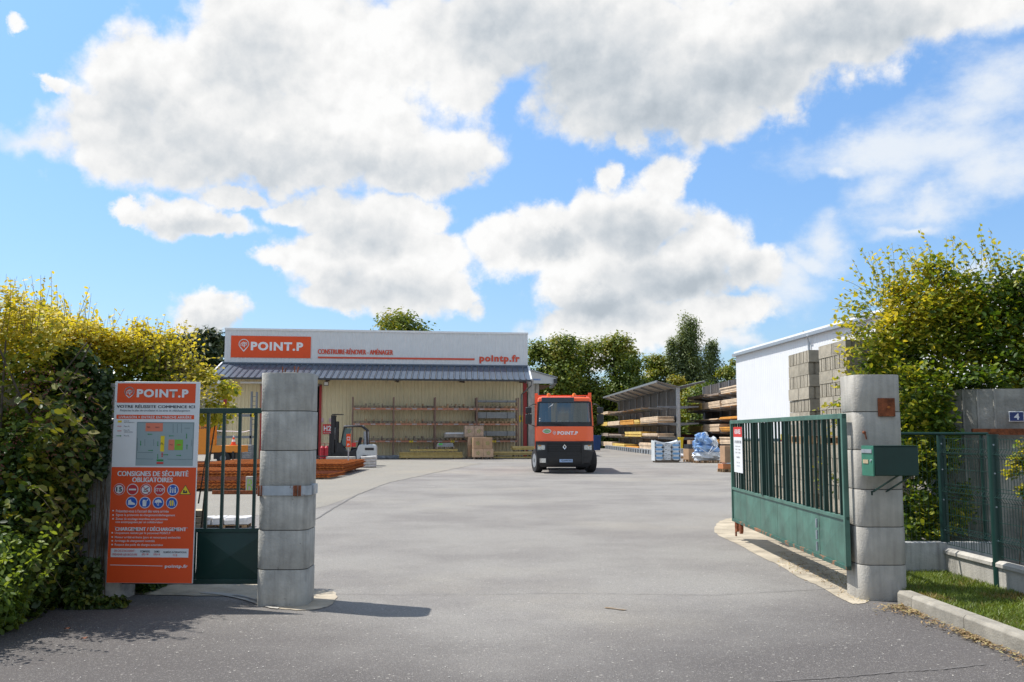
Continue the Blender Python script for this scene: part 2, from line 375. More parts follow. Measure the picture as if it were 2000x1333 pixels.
# concrete aprons
ap = [(1397,1040),(1399,1024),(1415,1016),(1440,1012),(1500,1020),(1600,1060),(1660,1100),(1700,1125),(1712,1150),(1698,1172),(1680,1180),(1655,1176),(1600,1146),(1560,1128),(1520,1104),(1480,1085),(1440,1063),(1410,1050)]
def blobby(pix, k=5, a=2.0):
    out = []; n = len(pix)
    for i in range(n):
        p0, p1, p2, p3 = [Vector(pix[(i+j-1) % n]) for j in range(4)]
        for q in range(k):
            t = q/k; v = .5*((2*p1)+(-p0+p2)*t+(2*p0-5*p1+4*p2-p3)*t*t+(-p0+3*p1-3*p2+p3)*t**3)
            g = gd(v.x+random.uniform(-a, a), v.y+random.uniform(-a, a)*.4); out.append((g.x, g.y))
    return out
sheet('concrete_apron', blobby(ap), .005, m_apron)
ap2 = [(500,1172),(520,1180),(548,1190),(600,1193),(640,1186),(656,1172),(655,1160),(640,1155),(612,1153),(560,1140),(500,1142),(380,1143),(200,1143),(100,1150),(100,1163),(250,1162),(380,1165),(450,1165)]
sheet('concrete_apron', blobby(ap2), .006, m_apron)
sheet('channel_lip', blobby([(395,1158),(440,1160),(480,1166),(510,1176),(545,1189),(530,1190),(500,1181),(470,1172),(430,1164),(395,1161)], 4, 1), .010, m_conc2)
for dx in (0, 6):
    strip('drain_slot', [gd(455+dx,1165), gd(480+dx,1170), gd(505+dx,1178), gd(535+dx,1188)], .022, .014, m_seam)
# ================================================================ flat print on a board: local x to the right, z up, the board's face at y = f
def text_mesh(body, x0, x1, z0, z1, y, m, parent, name='lettering', bold=0.0, extr=0.0, label=None, face='y', shear=0, space=None, dup=0.0):
    cu = bpy.data.curves.new('t', 'FONT'); cu.body = body; cu.offset = bold; cu.extrude = 0; cu.resolution_u = 3; cu.shear = shear; cu.space_character = space or (1.0+3.2*bold); cu.fill_mode = 'FRONT'
    to = bpy.data.objects.new('t', cu); COL.objects.link(to); bpy.context.view_layer.update()
    dg = bpy.context.evaluated_depsgraph_get(); me = bpy.data.meshes.new_from_object(to.evaluated_get(dg))
    bpy.data.objects.remove(to); bpy.data.curves.remove(cu)
    n = len(me.vertices)
    if n == 0: return None
    co = np.empty(n*3, 'f'); me.vertices.foreach_get('co', co); co = co.reshape(-1, 3)
    mn = co.min(0); mxx = co.max(0); s = (co-mn)/np.maximum(mxx-mn, 1e-6)
    out = np.empty_like(co)
    out[:, 0] = x0+s[:, 0]*(x1-x0); out[:, 2] = z0+s[:, 1]*(z1-z0); out[:, 1] = y
    me.vertices.foreach_set('co', out.ravel()); me.materials.clear(); me.materials.append(m)
    me.name = name
    if dup:                                   # a heavier stroke: the glyphs once more, a hair to either side and in front
        import bmesh
        bm = bmesh.new(); bm.from_mesh(me); g0 = bm.faces[:]
        for k_, sgn in ((1, 1), (2, -1)):
            r = bmesh.ops.duplicate(bm, geom=g0); bmesh.ops.translate(bm, vec=(sgn*dup, -.0004*k_ if dup < .01 else -.004*k_, 0), verts=[g for g in r['geom'] if isinstance(g, bmesh.types.BMVert)])
        bm.to_mesh(me); bm.free()
    if extr:
        import bmesh
        bm = bmesh.new(); bm.from_mesh(me); r = bmesh.ops.extrude_face_region(bm, geom=bm.faces[:])
        bmesh.ops.translate(bm, vec=(0, -extr, 0), verts=[g for g in r['geom'] if isinstance(g, bmesh.types.BMVert)]); bm.to_mesh(me); bm.free()
    o = obj(name, me, parent)
    return o
def stroke(mb, pts, w, y):
    pts = [Vector((p[0], p[1])) for p in pts]
    for a, b in zip(pts[:-1], pts[1:]):
        d = (b-a).normalized(); n = Vector((-d.y, d.x))*w/2; e = d*w*.35
        q = [a-e-n, b+e-n, b+e+n, a-e+n]; mb.poly([(p.x, y, p.y) for p in q])
def disc(mb, cx, cz, r, y, n=20, ry=None):
    ry = ry or r; mb.poly([(cx+r*math.cos(2*math.pi*i/n), y, cz+ry*math.sin(2*math.pi*i/n)) for i in range(n)])
def ring(mb, cx, cz, r0, r1, y, n=24):
    for i in range(n):
        a, b = 2*math.pi*i/n, 2*math.pi*(i+1)/n
        mb.poly([(cx+r*math.cos(t), y, cz+r*math.sin(t)) for r, t in ((r0, a), (r1, a), (r1, b), (r0, b))])
def rect(mb, x0, x1, z0, z1, y): mb.poly([(x0, y, z0), (x1, y, z0), (x1, y, z1), (x0, y, z1)])
def pin_logo(x0, x1, z0, z1, y, m, parent):
    mb = MB(); w = x1-x0; h = z1-z0; cx = (x0+x1)/2; r = w/2; cz = z1-r; t = w*.085
    pts = [(cx+(r-t/2)*math.cos(a), cz+(r-t/2)*math.sin(a)) for a in [R(-40)+R(260)*i/22 for i in range(23)]]
    stroke(mb, pts+[(cx, z0+t*.6), pts[0]], t, y)
    u = w*.125
    for k in range(3):
        bx = cx-w*.28+k*u*1.15; bz = cz-w*.24-k*w*.03
        stroke(mb, [(bx, bz+w*.06), (bx, bz+w*.26), (bx+w*.26-k*.0, bz+w*.44)], w*.06, y)
    bx = cx+w*.06; stroke(mb, [(bx, cz-w*.32), (bx, cz+w*.04), (bx+w*.17, cz+w*.12), (bx+w*.22, cz), (bx+w*.16, cz-w*.10), (bx, cz-w*.13)], w*.06, y)
    return mb.build('logo', m, parent, fix=False)

def rrect(hx, hy, r, n=5, cx=0, cy=0):
    out = []
    for sx, sy, a0 in ((1, -1, -90), (1, 1, 0), (-1, 1, 90), (-1, -1, 180)):
        for i in range(n+1):
            a = R(a0+90*i/n); out.append((cx+sx*(hx-r)+r*math.cos(a), cy+sy*(hy-r)+r*math.sin(a)))
    return out
# ---------------------------------------------------------------- pillars
ZJ = [-.05, .357, .742, 1.125, 1.530, 1.925, 2.315]
def pillar(label, loc, rz, m, hx, hy):
    t = thing('gate_pillar', label, 'gate pillar', loc, rz, 'concrete pillars of the gateway')
    for i in range(6):
        mb = MB(); z0 = ZJ[i]+(.004 if i else 0); z1 = ZJ[i+1]-.004; dx = random.uniform(-.004, .004); dy = random.uniform(-.004, .004)
        fl = .003
        def rg(z, s): return [(x*s+dx, y*s+dy, z) for x, y in rrect(hx, hy, .11, 6)]
        mb.loft([rg(z0, .988), rg(z0+.006, 1.0), rg(z0+(z1-z0)*.5, 1.0+fl*.3), rg(z1-.006, 1.0+fl), rg(z1, .992)])
        mb.build('concrete_block', m, t, smooth=True)
        if i:
            g = MB(); g.loft([[(x*.962, y*.962, ZJ[i]-.012) for x, y in rrect(hx, hy, .11, 6)], [(x*.962, y*.962, ZJ[i]+.012) for x, y in rrect(hx, hy, .11, 6)]])
            g.build('mortar_joint', mat('dark joint', (.05, .05, .045), .95), t)
    return t
LP = gd(559, 1184); lp = pillar('weathered concrete gate pillar with a steel band, beside the orange information board', (-2.29, 9.79, 0), 0, m_conc, .253, .245)
mb = MB()
o_ = [(x, y) for x, y in rrect(.268, .26, .10, 6)]
mb.loft([[(x, y, 1.085) for x, y in o_], [(x, y, 1.18) for x, y in o_]], cap=False)
mb.build('steel_band', mat('peeling band', (.42, .46, .49), .6, stain=((.16, .05, .02), .60, 14), streak=.25), lp, smooth=True)
mb = MB()
for x in (-.235, -.225, -.205, .12, .135, .15, .17, .185): mb.box(x-.005, x+.005, -.275, -.262, 1.08, 1.185)
mb.build('bolt_strip', m_rust, lp)
mb = MB(); mb.box(.245, .29, -.12, .02, 1.085, 1.19); mb.build('latch_plate', m_galv, lp, bevel=.006)
for x, h, b in ((-.08, .07, .0), (-.055, .055, .012), (.045, .075, 0), (.075, .07, .01)):
    mb = MB(); mb.tube([(x, -.02, 2.30), (x+b*.3, -.02, 2.31+h*.7), (x+b, -.02, 2.315+h)], .0065, 6); mb.build('rebar', m_rust, lp)
mb = MB(); mb.loft([[(x*.35, y*.25, 2.31) for x, y in rrect(.25, .24, .1, 3)], [(x*.28, y*.2, 2.328) for x, y in rrect(.25, .24, .1, 3)]]); mb.build('mortar_cap', m_oldconc, lp)
rp = pillar('pale concrete gate pillar with a rusty plate, carrying the green letterbox', (3.82, 10.13, 0), 0, m_conc2, .247, .262)
mb = MB(); mb.box(-.02, .155, -.285, -.262, 1.875, 2.065); mb.build('rusty_plate', m_rust, rp, bevel=.004)
mb = MB(); mb.tube([(.085, -.285, 1.97), (.085, -.297, 1.97)], .014, 10); mb.build('bolt', m_rustlight, rp)
mb = MB(); mb.tube([(-.17, -.245, 1.71), (-.17, -.285, 1.71)], .014, 8); mb.bar((-.17, -.285, 1.71), (-.155, -.285, 1.64), .012); mb.build('gate_latch_pin', m_rust, rp)

# ---------------------------------------------------------------- letterbox on the right pillar
lb = thing('letterbox', 'dark green metal letterbox on two struts on the right gate pillar', 'letterbox', (3.83, 9.60, 1.28))
lb.rotation_euler = (0, 0, R(3))
mb = MB(); mb.box(-.245, .205, -.13, .13, 0, .29); mb.build('body', m_green, lb, bevel=.008)
mb = MB(); mb.box(-.262, -.246, -.136, .136, -.005, .297); mb.build('front_door', mat('letterbox door', (.03, .17, .11), .35), lb, bevel=.004)
mb = MB(); mb.box(-.270, -.263, -.12, .12, .225, .262); mb.build('flap', m_galv, lb)
mb = MB(); mb.box(-.2685, -.2635, -.03, .09, .12, .158); mb.build('name_card', mat('card', (.45, .36, .22), .7), lb)
mb = MB(); mb.tube([(-.262, -.09, .15), (-.272, -.09, .15)], .012, 10); mb.build('lock', m_galv, lb)
mb = MB(); mb.box(-.25, .21, -.135, .135, .291, .299); mb.build('lid', m_green, lb)
for x in (0.04, .18):
    mb = MB(); mb.bar((x, -.02, 0), (x-.14, .285, -.185), .022, .012); mb.box(x-.155, x-.125, .275, .295, -.215, -.17); mb.build('strut', m_green, lb)

# ---------------------------------------------------------------- gate leaves
def diamond_panels(t, x0, x1, z0, z1, n, m, y=-.006):
    w = (x1-x0)/n
    for i in range(n):
        a, b = x0+i*w+.004, x0+(i+1)*w-.004; cx, cz = (a+b)/2, (z0+z1)/2; mb = MB(); d = .020
        vs = [(a, y, z0), (b, y, z0), (b, y, z1), (a, y, z1), (cx, y-d, cz)]
        mb.add(vs, [(0,1,4), (1,2,4), (2,3,4), (3,0,4)])
        vs2 = [(p[0], .004, p[2]) for p in vs[:4]]; mb.add(vs2, [(0,1,2,3)]); mb.build('sheet_panel', m, t, fix=False)
def leaf(label, loc, rz, L, n_panel, zt, zp, zb, m, mb_, group='green steel gate leaves', step=.172, posts=(), bw=.025):
    t = thing('gate_leaf', label, 'gate', loc, rz, group)
    mb = MB(); mb.box(0, L, -.025, .025, zt-.055, zt); mb.build('top_rail', m, t, bevel=.004)
    mb = MB(); mb.box(0, L, -.025, .025, zp-.035, zp+.005); mb.build('middle_rail', m, t, bevel=.003)
    mb = MB(); mb.box(0, L, -.028, .028, zb, zb+.045); mb.build('bottom_rail', m if not posts else mat('rusty green rail', (.03, .10, .075), .5, stain=((.30, .12, .05), .52, 5)), t, bevel=.003)
    diamond_panels(t, .03, L-.03, zb+.045, zp-.035, n_panel, m)
    for x in (0.0, L-.05):
        mb = MB(); mb.box(x, x+.05, -.027, .027, zb, zt-.002); mb.build('end_post', m, t, bevel=.004)
    k = int(L/step)
    for i in range(1, k):
        x = i*L/k; thick = i in posts; w = .050 if thick else bw
        b = MB(); b.box(x-w/2, x+w/2, -w/2 if not thick else -.024, w/2 if not thick else .024, zp+.005, zt-.055); b.build('post' if thick else 'bar', mb_, t)
    return t
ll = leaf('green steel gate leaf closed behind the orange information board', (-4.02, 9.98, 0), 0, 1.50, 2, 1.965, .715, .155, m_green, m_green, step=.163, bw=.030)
A = Vector((3.50, 10.02, 0)); B = Vector((3.60, 15.6, 0)); dv = B-A
rl = leaf('green steel gate leaf swung open behind the letterbox pillar', B, math.atan2(-dv.y, -dv.x), dv.length, 6, 1.91, .83, .285, m_greensun, m_green, posts=(4, 9, 14, 19, 24, 28))  # sunlit copy on rails and panels, shaded copy of the paint on bars
mb = MB(); mb.box(2.05, 2.13, -.035, .035, .83, 1.85); mb.build('post', m_green, rl)
for z in (.42, .55, .68):
    mb = MB(); mb.tube([(4.62, -.034, z-.05), (4.62, -.034, z+.05)], .014, 8); mb.build('hinge', m_galv, rl)
for x in (.25, .55):
    mb = MB(); mb.tube([(x, -.02, .21), (x, .02, .21)], .075, 14); mb.box(x-.03, x+.03, -.03, .03, .2, .29); mb.build('wheel', m_rust, rl)
mb = MB(); mb.box(.14, .19, -.01, .01, .06, .30); mb.build('drop_bolt', m_rust, rl)
# notice on the right leaf
nt_ = thing('notice_sheet', 'white notice with a red header tied to the open green gate leaf', 'notice', B, rl.rotation_euler.z)
mb = MB(); mb.box(.33, .93, -.040, -.034, 1.09, 1.80); mb.build('board', m_white, nt_)
mb = MB(); rect(mb, .33, .93, 1.645, 1.80, -.0415); mb.build('header', m_redbright, nt_, fix=False)
text_mesh('HORAIRES', .42, .84, 1.69, 1.765, -.043, m_white, nt_, bold=.02)
text_mesh('D\'OUVERTURE', .40, .88, 1.545, 1.59, -.0415, m_ink, nt_)
for i, s in enumerate(('du lundi au vendredi', '7h30 - 12h00', '13h30 - 18h00')): text_mesh(s, .44, .80, 1.49-i*.05, 1.51-i*.05, -.0415, m_grey, nt_)
text_mesh('SAMEDI', .52, .74, 1.315, 1.34, -.0415, m_ink, nt_)
for i, s in enumerate(('8h00 - 12h00', 'merci')): text_mesh(s, .52, .74, 1.235-i*.05, 1.255-i*.05, -.0415, m_grey, nt_)

# ---------------------------------------------------------------- information board
H0 = at(208, 1139, 9.66); BW = .862; BH = 2.015
ib = thing('information_board', 'tall orange and white information board with site plan and safety rules on the gate', 'sign board', (H0.x, 9.66, H0.z), R(0))
ib.rotation_euler = (0, R(.35), 0)
def uv(px, py):
    v = (1139-py)/(1139-757); L_ = 208+17*v; R_ = 377+9*v
    return ((px-L_)/(R_-L_)*BW, v*BH)
def SR(mb, x0, x1, y0, y1, lay): 
    a = uv(x0, y1); b = uv(x1, y0); rect(mb, a[0], b[0], a[1], b[1], lay)
def ST(s, x0, x1, y0, y1, m, bold=0, lay=-.0175, dup=0):
    a = uv(x0, y1); b = uv(x1, y0); return text_mesh(s, a[0], b[0], a[1], b[1], lay, m, ib, bold=bold, dup=dup)
mb = MB(); mb.box(0, BW, -.012, .012, 0, BH); mb.build('board', m_signwhite, ib, bevel=.003)
L1, L2, L3, L4 = -.0135, -.0150, -.0162, -.0175
zsplit = uv(0, 921)[1]
mb = MB(); rect(mb, .004, BW-.004, .004, zsplit, L1); SR(mb, 228, 378.5, 760.5, 798, L1); SR(mb, 227, 376, 821, 829, L1); mb.build('orange_field', m_orange, ib, fix=False)
a = uv(242, 789.5); b = uv(262, 767); pin_logo(a[0], b[0], a[1], b[1], L3, m_signwhite, ib)
ST('POINT.P', 266, 365, 771.5, 787.5, m_signwhite, bold=.045)
ST('VOTRE RÉUSSITE COMMENCE ICI', 228, 377, 801, 807.7, m_ink, bold=.0, dup=.0012)
ST('Respectez le plan de circulation et les aires de (dé)chargement', 234.5, 368, 810.5, 815.5, m_ink)
ST('LIVRAISON = ENTREZ EN MARCHE ARRIÈRE', 232, 371, 821.8, 827.8, m_signwhite, bold=.02)
# plan
mp_ = mat('plan ground', (.30, .38, .40), .4, var=.02); mline = mat('plan line', (.13, .18, .19), .5, var=.02)
mb = MB(); SR(mb, 264, 376.5, 834.5, 918, L1); mb.build('plan_field', mp_, ib, fix=False)
mb = MB()
for x0, y0, x1, y1 in ((267,836,375,836),(267,836,266,905),(375,836,374,905),(266,905,298,905.5),(326,905.5,374,905.5),(336,838,336,855),(344,838,344,855),(352,838,352,855),(282,868,282,880),(299,868,299,880),(268,893,297,893),(268,866,268,890),(358,846,368,846),(372,868,372,880)):
    stroke(mb, [uv(x0, y0), uv(x1, y1)], .0035, L2)
mb.build('plan_lines', mline, ib, fix=False)
mb = MB(); SR(mb, 283, 316.5, 836.5, 852.5, L2); SR(mb, 327, 339, 868, 888, L2); mb.build('plan_building', mat('plan coral', (.72, .20, .12), .4, var=.02), ib, fix=False)
mb = MB(); SR(mb, 311.5, 320, 861, 891, L2); SR(mb, 230, 237.5, 832, 836, L2); mb.build('plan_unloading_area', m_yellow, ib, fix=False)
mb = MB(); SR(mb, 339, 355.5, 868, 888, L2); mb.build('plan_green_area', mat('plan green', (.20, .46, .03), .4, var=.02), ib, fix=False)
mb = MB(); SR(mb, 344, 351, 877, 879, L3); SR(mb, 305, 318, 911, 914.5, L3); SR(mb, 229, 237, 851.5, 852.5, L2); SR(mb, 229, 237, 842.5, 843.5, L2)
for y in (893, 896, 899): SR(mb, 314, 317, y, y+2, L3)
mb.build('plan_red_marks', m_redbright, ib, fix=False)
mb = MB(); SR(mb, 305, 318, 906, 909.5, L3)
for cx, cy, dx, dy in ((292,858,-1,0),(333,861,-1,0),(362,861,0,1),(274,875,0,1),(307,876,0,1),(293,889,1,0),(307,900,0,1),(322,897,1,0),(347,898,1,0),(363,882,0,-1),(232,861.5,1,0)):
    p0 = uv(cx-dx*4, cy-dy*4); p1 = uv(cx+dx*3, cy+dy*3); p2 = uv(cx+dx*5, cy+dy*5); stroke(mb, [p0, p1], .006, L3)
    ax_ = Vector((p2[0]-p1[0], p2[1]-p1[1])); nn = Vector((-ax_.y, ax_.x)).normalized()*.009; mb.poly([(p1[0]+nn.x, L3, p1[1]+nn.y), (p1[0]-nn.x, L3, p1[1]-nn.y), (p2[0], L3, p2[1])])
mb.build('plan_arrows', mat('arrow green', (.02, .27, .06), .5, var=.02), ib, fix=False)
ST('PL', 312.5, 319, 874, 878.5, m_ink)
for s, x0, x1, y0, y1 in (('Zone de', 242, 252, 831.5, 833.6), ('déchargement', 242, 262, 834.5, 837), ('Flux PL', 242, 253, 842, 844.4), ('Flux PL', 242, 253, 849.5, 851.6), ('marche arrière', 242, 259, 852.6, 855), ('Flux VL', 242, 252, 860, 862.4), ('MAG', 286, 292, 843, 846), ('NÉGOCE', 302, 310, 843, 846), ('MAG', 330, 336, 877, 879)):
    ST(s, x0, x1, y0, y1, m_ink)
ST('CONSIGNES DE SÉCURITÉ', 230, 366.6, 926, 938, m_signwhite, bold=.006, dup=.0022)
ST('OBLIGATOIRES', 258.5, 336.6, 940.2, 949.3, m_signwhite, bold=.006, dup=.0022)
ST('CHARGEMENT / DÉCHARGEMENT', 226, 364, 1032.5, 1041, m_signwhite, bold=.006, dup=.0018)
for s, x0, x1, y in (('Présentez-vous à l\'accueil dès votre arrivée', 227, 329.5, 1003.8), ('Signez le protocole de chargement/déchargement', 227, 342, 1011.7), ('Zones de stockage interdites aux personnes', 226.5, 327.6, 1019.2), ('non accompagnées par un collaborateur', 226.5, 319, 1025),
                    ('Uniquement réalisés par le personnel POINT.P', 225, 333, 1045.5), ('Moteur arrêté et freins (parc et remorques) enclenchés', 225, 353, 1053.5), ('Arrimage de chargement contrôlé', 225, 303, 1060.3), ('Respect des poids de charges autorisées', 225, 319, 1067.5)):
    ST(s, x0, x1, y-2.6, y+2.8, m_signwhite, bold=.012)
mb = MB()
for y in (1003.5, 1011.5, 1018.8, 1045, 1053, 1060, 1067):
    c = uv(221.5 if y < 1030 else 220, y); disc(mb, c[0], c[1], .0085, L2, 6)
stroke(mb, [uv(216.5, 1105), uv(318, 1106.5)], .0055, L2); mb.build('bullets', m_signwhite, ib, fix=False)
mb = MB(); SR(mb, 217, 369, 1074, 1090.5, L2); mb.build('emergency_strip', m_signwhite, ib, fix=False)
ST('EN CAS D\'ACCIDENT :', 224.5, 266, 1076.3, 1080.5, m_redbright, bold=.01); ST('PRÉVENIR LES SECOURS', 221, 269, 1082.5, 1087.2, m_redbright, bold=.01)
for s, x0, x1, y0, y1, c in (('POMPIERS', 275, 294, 1077.5, 1081.5, m_ink), ('(0)18', 278, 291, 1083, 1087.3, m_redbright), ('SAMU', 302, 313, 1077.5, 1081.5, m_ink), ('(0)15', 301, 313.5, 1083, 1087.3, m_redbright), ('NUMÉRO INTERNATIONAL', 320, 366, 1078, 1082.3, m_ink), ('112', 339, 347, 1084, 1087.8, m_redbright)):
    ST(s, x0, x1, y0, y1, c, bold=.01)
ST('pointp.fr', 323, 368, 1103.5, 1111.5, m_signwhite, bold=.03)
# pictograms
def picto(cx, cy, fill, rim, kind='disc'):
    c = uv(cx, cy); r = 11.3/168*BW; x, z = c; mb = MB()
    if kind == 'disc': disc(mb, x, z, r, L2, 24)
    elif kind == 'oct': mb.poly([(x+r*math.cos(R(22.5+45*i)), L2, z+r*math.sin(R(22.5+45*i))) for i in range(8)])
    else: mb.poly([(x-r, L2, z-r*.8), (x+r, L2, z-r*.8), (x, L2, z+r*.9)])
    p = mb.build('pictogram', rim, ib, fix=False); mb = MB(); q = .88
    if kind == 'disc': disc(mb, x, z, r*q, L3, 24)
    elif kind == 'oct': mb.poly([(x+r*q*math.cos(R(22.5+45*i)), L3, z+r*q*math.sin(R(22.5+45*i))) for i in range(8)])
    else: mb.poly([(x-r*.86, L3, z-r*.72), (x+r*.86, L3, z-r*.72), (x, L3, z+r*.74)])
    mb.build('face', fill, p, fix=False); return p, x, z, r
mredp = mat('sign red', (.50, .02, .03), .4, var=.02)
def sub(p, mb, m, name='symbol'): return mb.build(name, m, p, fix=False)
p, x, z, r = picto(233.2, 963, m_signwhite, m_signwhite); mb = MB(); ring(mb, x, z, r*.74, r*.93, L4); sub(p, mb, mredp); text_mesh('15', x-r*.52, x+r*.52, z-r*.42, z+r*.42, L4-.001, m_ink, p, bold=.04)
p, x, z, r = picto(259, 963.3, mredp, m_signwhite); mb = MB(); rect(mb, x-r*.62, x+r*.62, z-r*.14, z+r*.14, L4); sub(p, mb, m_signwhite)
p, x, z, r = picto(285, 963.3, m_signwhite, m_signwhite); mb = MB(); stroke(mb, [(x-r*.3, z-r*.1), (x+r*.4, z+r*.35)], r*.16, L4); stroke(mb, [(x-r*.4, z-r*.35), (x+r*.3, z-r*.3), (x+r*.35, z-r*.05)], r*.12, L4); sub(p, mb, m_ink)
mb = MB(); ring(mb, x, z, r*.76, r*.93, L4-.0008); stroke(mb, [(x-r*.6, z+r*.6), (x+r*.6, z-r*.6)], r*.12, L4-.0008); sub(p, mb, mredp)
p, x, z, r = picto(311, 963.6, mredp, m_signwhite, 'oct'); text_mesh('STOP', x-r*.76, x+r*.76, z-r*.3, z+r*.3, L4, m_signwhite, p, bold=.02)
p, x, z, r = picto(337, 963.8, m_blue, m_signwhite); mb = MB()
for dx, s in ((-.42, 1), (0, .7), (.42, 1)):
    disc(mb, x+dx*r, z+r*.42*s, r*.13*s, L4, 10); rect(mb, x+dx*r-r*.13*s, x+dx*r+r*.13*s, z-r*.5, z+r*.25*s, L4)
rect(mb, x-r*.5, x+r*.5, z-r*.02, z+r*.08, L4); sub(p, mb, m_signwhite)
p, x, z, r = picto(361, 963.5, m_yellow, m_ink, 'tri'); mb = MB(); rect(mb, x-r*.4, x+r*.35, z-r*.55, z-r*.3, L4); rect(mb, x-r*.35, x-r*.1, z-r*.3, z, L4); rect(mb, x+.1*r, x+r*.3, z-r*.3, z-r*.1, L4); sub(p, mb, m_ink)
p, x, z, r = picto(257.2, 987.5, m_blue, m_signwhite); mb = MB(); mb.poly([(x+a*r, L4, z+b*r) for a, b in ((-.55,.35),(-.15,.5),(0,.1),(.6,-.15),(.62,-.42),(-.62,-.42))]); sub(p, mb, m_signwhite)
p, x, z, r = picto(283, 987.8, m_blue, m_signwhite); mb = MB(); mb.poly([(x+a*r, L4, z+b*r) for a, b in ((-.35,-.65),(.25,-.65),(.3,.15),(.05,.45),(-.3,.5),(-.4,.2))]); stroke(mb, [(x+.1*r, z+.1*r), (x+.5*r, z+.5*r)], r*.14, L4); sub(p, mb, m_signwhite)
p, x, z, r = picto(309, 987.9, m_blue, m_signwhite); mb = MB(); mb.poly([(x+a*r, L4, z+b*r) for a, b in ((-.65,.0),(-.5,.4),(0,.6),(.4,.45),(.68,.0),(.1,.02))]); stroke(mb, [(x-.3*r, z), (x-.05*r, z-.5*r), (x+.1*r, z-.5*r), (x+.05*r, z)], r*.1, L4); sub(p, mb, m_signwhite)
p, x, z, r = picto(335, 988.2, m_blue, m_signwhite); mb = MB(); rect(mb, x-.3*r, x-.05*r, z-.5*r, z+.45*r, L4); rect(mb, x+.05*r, x+.3*r, z-.5*r, z+.45*r, L4); sub(p, mb, m_yellow); mb = MB(); stroke(mb, [(x-.55*r, z-.5*r), (x-.35*r, z+.3*r)], r*.08, L4); stroke(mb, [(x+.55*r, z-.5*r), (x+.35*r, z+.3*r)], r*.08, L4); sub(p, mb, m_signwhite)
for px, py in ((226,765),(226,795),(225.5,1034),(366,1035)):
    c = uv(px, py); mb = MB(); mb.tube([(c[0], -.012, c[1]), (c[0], -.017, c[1])], .005, 8); mb.build('screw', m_galv, ib)
# ================================================================ kerb, lawn, fences and walls on the right
K0 = Vector((3.845, 9.66, 0)); K1 = Vector((4.00, 6.2, 0)); kd = (K1-K0).normalized(); kn = Vector((-kd.y, kd.x, 0))   # kn points to +x
kerb = thing('kerb', 'pale concrete kerb along the lawn right of the gateway', 'kerb', K0, math.atan2(kd.y, kd.x)); kerb['kind'] = 'structure'
x = 0; kerb_lens = [.30, .98, .98, .98, .98]
for L_ in kerb_lens:
    mb = MB(); mb.prism([(0, -.05), (0, .115), (.022, .14), (.14, .14), (.14, -.05)], x+.003, x+L_-.003, ax='x')
    mb.build('kerb_stone', m_kerb, kerb, bevel=.006); x += L_
lawn_m = mat('lawn soil', (.10, .085, .04), .95, color2=(.055, .075, .02), scale=5, bump=.6, bscale=40)
FA = gd(1849, 1120, .08); FB = gd(1953, 1151, .08); fd = (FB-FA).normalized()
sheet('lawn', [(3.98, 9.75), (4.14, 6.2), (7.6, 6.2), (7.6, 11.6), (4.1, 11.6), (4.05, 10.3)], .085, lawn_m)
def pole(label, p, r, h, name='fence_post'):
    o = MB().tube([(0,0,-.15), (0,0,h)], r, 16); o.tube([(0,0,h), (0,0,h+.012)], r+.003, 16)
    q = o.build(name, m_green, None, smooth=True); q.location = (p.x, p.y, p.z); return q
def wire_panel(name, a, b, z0, z1, parent, step=.052, n_h=7, folds=True, w=.0042):
    a = Vector(a); b = Vector(b); d = (b-a); L_ = d.length; d /= L_; nrm = Vector((d.y, -d.x, 0)); mb = MB()
    zs = [z0, z0+.10, z0+.16]; fold = []
    for zc in ((z0+.16, (z0+z1)/2, z1-.16) if folds else ()): fold.append(zc)
    prof = [(z0, 0)]
    for zc in fold: prof += [(zc-.05, 0), (zc, .035), (zc+.05, 0)]
    prof.append((z1, 0))
    n = int(L_/step)
    for i in range(n+1):
        p = a+d*(L_*i/n)
        for (za, oa), (zb, ob) in zip(prof[:-1], prof[1:]):
            mb.bar((p.x+nrm.x*oa, p.y+nrm.y*oa, za), (p.x+nrm.x*ob, p.y+nrm.y*ob, zb), w, w, up=d)
    hz = sorted(set([z for z, _ in prof]+[z0+(z1-z0)*k/(n_h) for k in range(1, n_h)]))
    for z in hz:
        off = [o for zz, o in prof if zz == z]; off = off[0] if off else 0
        mb.bar((a.x+nrm.x*off, a.y+nrm.y*off, z), (b.x+nrm.x*off, b.y+nrm.y*off, z), w*1.3, w*1.3)
    return mb.build(name, m_green, parent, fix=False)
fence = thing('mesh_fence', 'green welded mesh fence with round posts on a coped concrete base by the lawn', 'fence', (0,0,0))
for p, r in ((FA, .050), (FB, .056), (FB+fd*1.25, .056)):
    q = pole('', p, r, 1.60, 'post'); q.parent = fence
FEND = FB+fd*3.2
wire_panel('mesh_panel', (FA.x, FA.y, 0), (FB.x, FB.y, 0), .42, 1.64, fence)
wire_panel('mesh_panel', (FB.x, FB.y, 0), (FEND.x, FEND.y, 0), .42, 1.64, fence)
fa = math.atan2(fd.y, fd.x)
